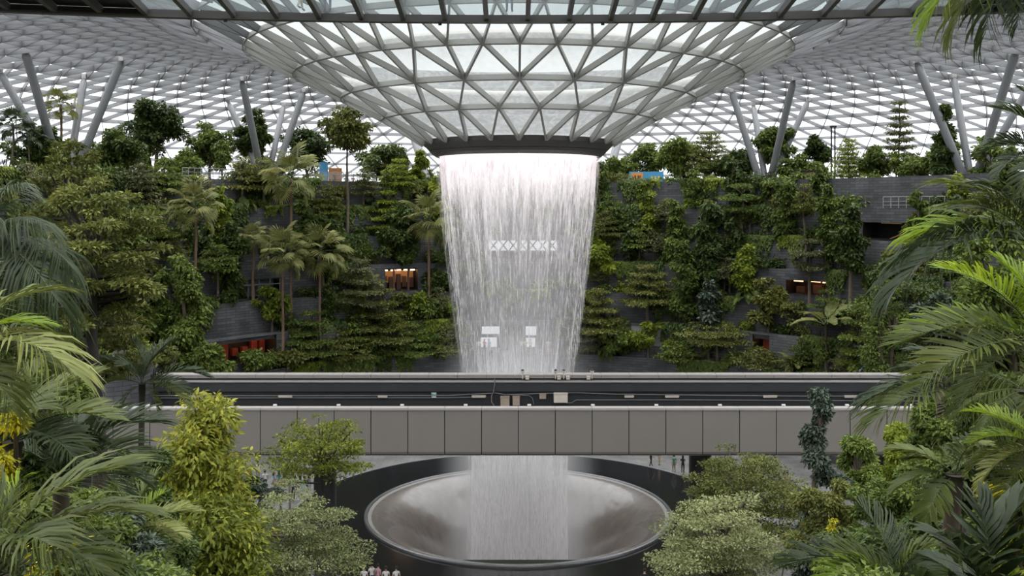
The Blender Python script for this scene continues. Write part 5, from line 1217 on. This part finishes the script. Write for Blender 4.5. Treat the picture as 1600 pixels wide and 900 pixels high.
# bushes along the upper deck behind the parapet (copies)
rn = random.Random(15)
for k in range(46):
    a = math.radians(-80 + 160 * (k + rn.random()) / 46); x_, y_, _ = pol(a, 50); pxx = 800 + x_ / y_ * 1500
    if 480 < pxx < 590 or 980 < pxx < 1045 or 1120 < pxx < 1160: continue
    i = rn.choice([2, 3, 5, 7, 5]); lab = '%s on the upper deck, %s of the waterfall' % (FILL[i][1], 'left' if a < 0 else 'right')
    copy_tree(fproto[i], pol(a, rn.uniform(48, 60), 27.0), rn.uniform(0, 6.28), rn.uniform(.6, 1.05), lab, lab)

# low planting that covers the near banks (copies of four plants)
NP = [('leafy_shrub', 'small leafy shrub', 'mound', 'mid', 51, 1.9, 1.5, 1500, (.15, .08)), ('dark_shrub', 'small dark shrub', 'mound', 'dark', 52, 2.1, 1.6, 1600, (.16, .08)), ('philodendron', 'large-leaved philodendron', 'big', 'dark', 53, 2.0, 1.6, 60, (.5, .34)), ('fern_clump', 'arching fern clump', 'fern', 'mid', 54, 2.0, 1.1, 0, (.14, .05))]
nproto = [None] * 4; rn = random.Random(8)
for k in range(230):
    d = rn.uniform(9, 58); sgn = rn.choice((-1, 1)); x = sgn * d * rn.uniform(.30, .56)
    i = rn.randrange(4); lab = '%s covering the near bank on the %s' % (NP[i][1], 'left' if sgn < 0 else 'right'); s = rn.uniform(.7, 1.3) * (1 if d > 18 else .6); loc = (x, d, terrain_z(x, d) - .02)
    if nproto[i] is None: nproto[i] = shrub_proto(NP[i][0], lab, *NP[i][2:]); nproto[i].location = loc; nproto[i].scale = (s,) * 3; nproto[i]['group'] = lab
    else: copy_tree(nproto[i], loc, rn.uniform(0, 6.28), s, lab, lab)

c_ = P(160, 600, 66); c_.z = 0
o_ = thing('curved_planter', 'round slate planter wall with trailing yellow leaves behind the near palms', 'planter', (c_.x, c_.y, 0)); zt_ = EYE - 222 / 1500 * 66
b = MB(); b.lathe([(3.4, 0), (3.4, zt_), (3.1, zt_), (3.1, zt_ - .3)], 40); b.build('wall', STONE, o_, uv=[(math.atan2(v[0], v[1]) * 3.4, v[2]) for v in b.v])
b = MB(); b.lathe([(3.1, zt_ - .25), (0.01, zt_ - .2)], 24); b.build('soil', SOIL, o_)
rg_ = np.random.default_rng(3); V_, F_, T_a = cluster_leaves(rg_, [(2.6 * math.cos(q), 2.6 * math.sin(q), zt_ + .1) for q in range(6)] + [(-1.2, -3.3, zt_ - .8)], [(.9, .9, .35)] * 6 + [(.35, .25, .9)], 900, .3, .16)
link('foliage', tint_mesh('foliage', V_, F_, T_a, LF['bright']), o_, 'stuff')

# two thin poles, planter, kiosk and mural on the deck
for px, lab in ((1299, 'thin dark pole nearer the round-headed deck tree'), (1304.5, 'thin dark pole nearer the sparse young tree')):
    x, d = ring_pt(px, 52); t = thing('pole', lab, 'pole', (x, d, 27.1)); h = EYE + (HZ - 198) / FPX * d - 27.1
    b = MB(); b.tube([(0, 0, 0), (0, 0, h)], .09, 8); b.build('shaft', CHAR, t); b = MB(); b.box((0, 0, .05), (.4, .4, .1)); b.build('base', CHAR, t); b = MB(); b.box((0, -.05, h), (.3, .35, .2)); b.build('lamp_head', CHAR, t)
def deck_at(px, R): x, d = ring_pt(px, R); return Vector((x, d, 27.1)), d
p_, d = deck_at(1263, 49); t = thing('planter_box', 'square brown planter box on the upper deck', 'planter', p_)
b = MB(); b.box((0, 0, .95), (3.4, 2, 1.9)); b.build('box', pbr('brown_timber', (.10, .055, .035), .6), t); b = MB(); b.box((0, 0, 1.93), (3.6, 2.2, .1)); b.build('rim', CHAR, t)
KB = pbr('kiosk_blue', (.08, .33, .58), .5); KO = pbr('kiosk_orange', (.75, .32, .10), .5); KP = pbr('mural_pink', (.7, .42, .3), .5); KY = pbr('mural_yellow', (.75, .55, .05), .5)
p_, d = deck_at(507, 48); t = thing('kiosk_panel', 'blue and orange kiosk panels behind the deck railing', 'kiosk', p_)
b = MB(); b.box((-.1, 0, 1.7), (1.0, .5, 3.2)); b.build('panel', KB, t); b = MB(); b.box((1.3, .3, 1.5), (1.6, .3, 2.2)); b.build('panel', KO, t); b = MB(); b.box((1.3, .28, 1.7), (1.5, .35, .9)); b.build('panel', KP, t)
b = MB(); b.tube([(1.2, -.5, .35), (1.2, -.45, .35)], .35, 20); b.tube([(1.2, -.5, .0), (1.2, -.5, .35)], .04, 6); b.build('round_sign', KB, t)
b = MB(); b.box((-.1, -.27, 1.2), (.3, .04, .25)); b.build('sticker', KY, t)
p_, d = deck_at(1010, 49); t = thing('mural_board', 'long painted mural board in blue, orange and white on the deck', 'board', p_)
b = MB(); b.box((0, 0, 1.35), (4.4, .2, 1.9)); b.build('board', KB, t)
b = MB(); b.box((-1.2, -.06, 1.75), (1.5, .16, .8)); b.build('stripe', KO, t); b = MB(); b.box((-1.3, -.08, 1.0), (1.7, .14, .5)); b.build('stripe', WHITE, t); b = MB(); b.box((0, -.1, .55), (4.4, .2, .18)); b.build('stripe', BEIGE, t)
for q in (.7, 1.15, 1.6): b = MB(); b.box((q, -.08, 1.5), (.25, .12, .4)); b.build('window_patch', KY, t)
for q in (-2.0, 2.0): b = MB(); b.box((q, .1, .5), (.12, .12, 1.0)); b.build('post', STEEL_D, t)

# ------------------------------------------------------------------ people
SKINS = [pbr('skin_light', (.52, .33, .24), .6, var=.04), pbr('skin_tan', (.34, .20, .13), .6, var=.04)]
HAIRM = pbr('black_hair', (.012, .010, .009), .5); SHOE = pbr('shoe_dark', (.03, .03, .035), .5)
CLO = {k: pbr('cloth_' + k, c, .8, var=.08) for k, c in dict(white=(.72, .70, .68), red=(.45, .03, .04), navy=(.02, .035, .09), black=(.02, .02, .022), green=(.03, .25, .16), teal=(.10, .35, .36), blue=(.10, .22, .45), beige=(.45, .36, .25), pink=(.62, .33, .38), grey=(.22, .22, .23), yellow=(.6, .5, .18), khaki=(.2, .17, .11), mint=(.3, .5, .38)).items()}
def person_meshes(pose):
    """one continuous body grown on a jointed skeleton (metres, feet at z=0, facing -Y)"""
    v = []; e = []; r = []
    def add(p, rad, par=None):
        v.append(p); r.append(rad); i = len(v) - 1
        if par is not None: e.append((par, i))
        return i
    st = {'stand': 0.03, 'walk': .30, 'phone': .05, 'wave': .04}[pose]
    pel = add((0, 0, .95), .135); wa = add((0, .0, 1.10), .12, pel); ch = add((0, .01, 1.28), .145, wa); nk = add((0, .01, 1.45), .06, ch); ck = add((0, -.01, 1.52), .055, nk)
    h1 = add((0, -.015, 1.60), .092, ck); add((0, -.005, 1.68), .085, h1)
    fc = add((0, -.10, 1.585), .02, h1)
    for s in (-1, 1):
        hp = add((s * .095, 0, .90), .095, pel); kn = add((s * .10, -s * st * .35 - .02, .49), .062, hp); an = add((s * .10, -s * st * .8 + .03, .09), .042, kn); add((s * .115, -s * st * .8 - .13, .04), .038, an)
        sh = add((s * .185, .01, 1.39), .062, ch)
        if pose == 'phone' or (pose == 'wave' and s > 0): el = add((s * .24, -.06, 1.14), .042, sh); wr = add((s * .12, -.30, 1.28), .030, el); hd = add((s * .10, -.36, 1.33), .030, wr); dv = Vector((-s * .2, -.6, .7))
        else: el = add((s * .25, .03 + s * st * .3, 1.12), .042, sh); wr = add((s * .26, -.03 + s * st * .7, .88), .030, el); hd = add((s * .262, -.05 + s * st * .75, .80), .030, wr); dv = Vector((0, -.12, -1))
        dv.normalize(); sd = Vector((0, 1, 0)) if abs(dv.y) < .5 else Vector((1, 0, 0))
        for q, L in ((-.6, .07), (-.2, .085), (.2, .08), (.6, .062)):
            b0 = Vector(v[hd]) + sd * q * .035 + dv * .03; f1 = add(tuple(b0), .010, hd); add(tuple(b0 + dv * L * .6 - Vector((s * .008, 0, 0))), .009, f1)
        b0 = Vector(v[hd]) + sd * -.03; f1 = add(tuple(b0), .011, hd); add(tuple(b0 + dv * .035 - sd * .03), .010, f1)
    me = bpy.data.meshes.new('tmp'); me.from_pydata(v, e, []); o = bpy.data.objects.new('tmp', me); COL.objects.link(o)
    m = o.modifiers.new('skin', 'SKIN'); m.use_smooth_shade = True
    for i, q in enumerate(me.skin_vertices[0].data): q.radius = (r[i], r[i] * (.8 if i in (0, 1, 2) else 1)); q.use_root = (i == 0)
    o.modifiers.new('sub', 'SUBSURF').levels = 1
    dg = bpy.context.evaluated_depsgraph_get(); me2 = bpy.data.meshes.new_from_object(o.evaluated_get(dg)); me2.name = 'body'
    bpy.data.objects.remove(o); 
    for mt in (SKINS[0], CLO['white'], CLO['navy'], SHOE): me2.materials.append(mt)
    idx = []
    for p in me2.polygons:
        c = p.center; ar = abs(c.x) > .20 and c.z < 1.28 or (c.y < -.16 and c.z > .7)
        idx.append(3 if c.z < .085 else 2 if (c.z < .98 and not ar) else 0 if (c.z > 1.455 or ar) else 1)
    me2.polygons.foreach_set('material_index', idx)
    b = MB(); n = 10
    b.lathe([(0.001, 1.79), (.05, 1.782), (.09, 1.745), (.108, 1.69), (.104, 1.63), (.085, 1.60)], 12, (0, .012, 0)); mh = bpy.data.meshes.new('hair'); mh.from_pydata(b.v, [], b.f); mh.materials.append(HAIRM)
    b = MB(); b.lathe([(0.001, 1.79), (.05, 1.782), (.092, 1.745), (.112, 1.69), (.112, 1.6), (.105, 1.5), (.08, 1.42)], 12, (0, .03, 0), .0, 2 * math.pi); lh = bpy.data.meshes.new('hair'); lh.from_pydata([(q[0], max(q[1], -.03 if q[2] < 1.66 else -1), q[2]) for q in b.v], [], b.f); lh.materials.append(HAIRM)
    b = MB()
    for s in (-1, 1): b.box((s * .034, -.103, 1.625), (.024, .012, .012))
    b.box((0, -.108, 1.548), (.04, .01, .008)); fm = bpy.data.meshes.new('face'); fm.from_pydata(b.v, [], b.f); fm.materials.append(HAIRM)
    return me2, mh, lh, fm
PM = {k: person_meshes(k) for k in ('stand', 'walk', 'phone', 'wave')}
def person(label, pos, face, top, low, pose='stand', skin=0, long=False, h=1.7, group=None):
    t = thing('person', label, 'person', pos, group, math.radians(face)); t.scale = (h / 1.76,) * 3
    me, mh, lh, fm = PM[pose]; o = link('body', me, t)
    for i, mt in enumerate((SKINS[skin], CLO[top], CLO[low], SHOE)): o.material_slots[i].link = 'OBJECT'; o.material_slots[i].material = mt
    link('hair', lh if long else mh, t); link('face', fm, t); return t
def on_floor(px, py, z=0.0):
    d = (EYE - z) * FPX / (py - HZ); return (((px - 800) / FPX * d), d, z + .0)
PEOPLE = [ # px, feet row, facing deg (0 = towards the camera), top, trousers
 (1017, 729, 120, 'black', 'black', 'walk', 0, 'person in black striding on the paving below the bridge', False), (1030, 727, 60, 'beige', 'beige', 'stand', 1, 'person in beige below the bridge behind the one in black', False),
 (1053, 739, 200, 'green', 'khaki', 'stand', 0, 'person in a green shirt and khaki shorts at the basin kerb', False), (1067, 740, 160, 'black', 'black', 'phone', 0, 'person in black beside the green shirt at the basin kerb', True),
 (1080, 748, 20, 'white', 'navy', 'phone', 0, 'person in a white top and blue trousers nearest the dark pillar', True), (1230, 768, -40, 'pink', 'beige', 'stand', 0, 'person in a pink top on the paving between the trees', True),
 (1212, 742, 60, 'blue', 'beige', 'phone', 0, 'person in a blue top near the hedge below the bridge', True),
 (403, 750, 30, 'white', 'grey', 'stand', 0, 'person in white with back to the dark leathery tree', False), (388, 760, 90, 'red', 'black', 'stand', 0, 'person in red by the dark leathery tree', False),
 (414, 765, 200, 'white', 'navy', 'walk', 1, 'person in white walking behind the thin forked trunk', False), (428, 768, 100, 'blue', 'beige', 'stand', 0, 'person in light blue next to the thin forked trunk', True),
 (436, 766, 180, 'teal', 'beige', 'stand', 0, 'person in teal close to the thin forked trunk', True), (458, 783, 190, 'navy', 'navy', 'walk', 1, 'person in navy walking away on the paving', False),
 (474, 766, 10, 'white', 'mint', 'stand', 0, 'person in white top and mint skirt by the far kerb', True), (483, 764, 40, 'black', 'grey', 'stand', 0, 'person in black beside the mint skirt', False), (396, 778, 60, 'pink', 'black', 'phone', 0, 'person in pink leaning near the variegated tree', True),
 (444, 756, 70, 'beige', 'black', 'stand', 1, 'person in a beige top behind the forked trunk', False),
 (569, 926, 170, 'white', 'black', 'stand', 0, 'person in a white shirt, end of the row at the near kerb of the basin', False), (581, 921, 190, 'white', 'navy', 'phone', 0, 'person in a white shirt with dark straps at the near kerb of the basin', False),
 (591, 922, 150, 'pink', 'black', 'stand', 0, 'person in pale pink in the row at the near kerb of the basin', False), (603, 926, 180, 'white', 'black', 'stand', 1, 'taller person in white in the row at the near kerb of the basin', False),
 (619, 926, 200, 'white', 'navy', 'stand', 0, 'person in white with a bag strap, apart at the end of the row', False), (1007, 930, 170, 'black', 'black', 'stand', 0, 'lone person in black at the near kerb under the variegated tree', False),
]
for px, py, fa, a, b_, po, sk, lab, lg in PEOPLE: person(lab, on_floor(px, py), fa, a, b_, po, sk, lg)
def ledge_person(px, k, dR, lab, a, b_, fa, po='stand', sk=0, lg=False, dz=0.0):
    p_, d = on_ledge(px, k, dR); person(lab, (p_.x, p_.y, p_.z + dz), fa, a, b_, po, sk, lg)
for px, a, b_, fa, lab in ((540, 'grey', 'black', 20, 'visitor in grey behind the deck railing'), (552, 'pink', 'black', 10, 'visitor in pink behind the deck railing'), (569, 'black', 'navy', 40, 'visitor in black near the end of the deck railing'), (521, 'khaki', 'black', 30, 'visitor in khaki by the kiosk panels')):
    ledge_person(px, 0, 1.4, lab, a, b_, fa)
for px, a, b_, fa, lab in ((748, 'white', 'black', 10, 'visitor in white seen through the falling water at its left edge'), (757, 'red', 'black', -20, 'visitor in red seen through the falling water'), (764, 'blue', 'navy', 20, 'visitor in blue seen through the falling water'), (815, 'white', 'grey', 0, 'visitor in white in the middle behind the falling water'),
                           (821, 'yellow', 'beige', 15, 'visitor in yellow in the middle behind the falling water'), (829, 'white', 'black', -10, 'visitor in white beside the yellow one behind the water'), (856, 'white', 'red', 0, 'visitor in white with red trousers behind the water')):
    ledge_person(px, 6, .7, lab, a, b_, fa, 'phone' if px % 2 else 'stand', 0, px % 3 == 0, .3)
ledge_person(252, 5, .7, 'visitor in red on the terrace near the stair rail', 'red', 'black', 30)
# people walking on the glass floor overhead
for px, a, b_, fa, r_, lab in ((473, 'beige', 'beige', 150, -.42, 'person in beige trousers on the glass floor overhead'), (514, 'navy', 'navy', 200, -.36, 'person in dark trousers on the glass floor overhead, beside the beige one'), (796, 'blue', 'navy', 180, -.38, 'person standing alone on the glass floor overhead, above the collar')):
    a_ = math.asin((px - 800) / 1500 * (FB_D + r_) / (FB_R + r_)); q = fb(a_, FB_R + r_, .275); person(lab, tuple(q + f0), fa, a, b_, 'walk' if px < 500 else 'stand')

# unseen slab overhead and wall behind, added to shade the near garden
b = MB(); b.box((0, -20, 29.3), (120, 46, 0.9)); o = b.build('ceiling_shade_slab', DECK); o['kind'] = 'structure'
b = MB(); b.box((0, -9.5, 14), (120, 1, 29)); o = b.build('wall_shade_rear', STONE); o['kind'] = 'structure'
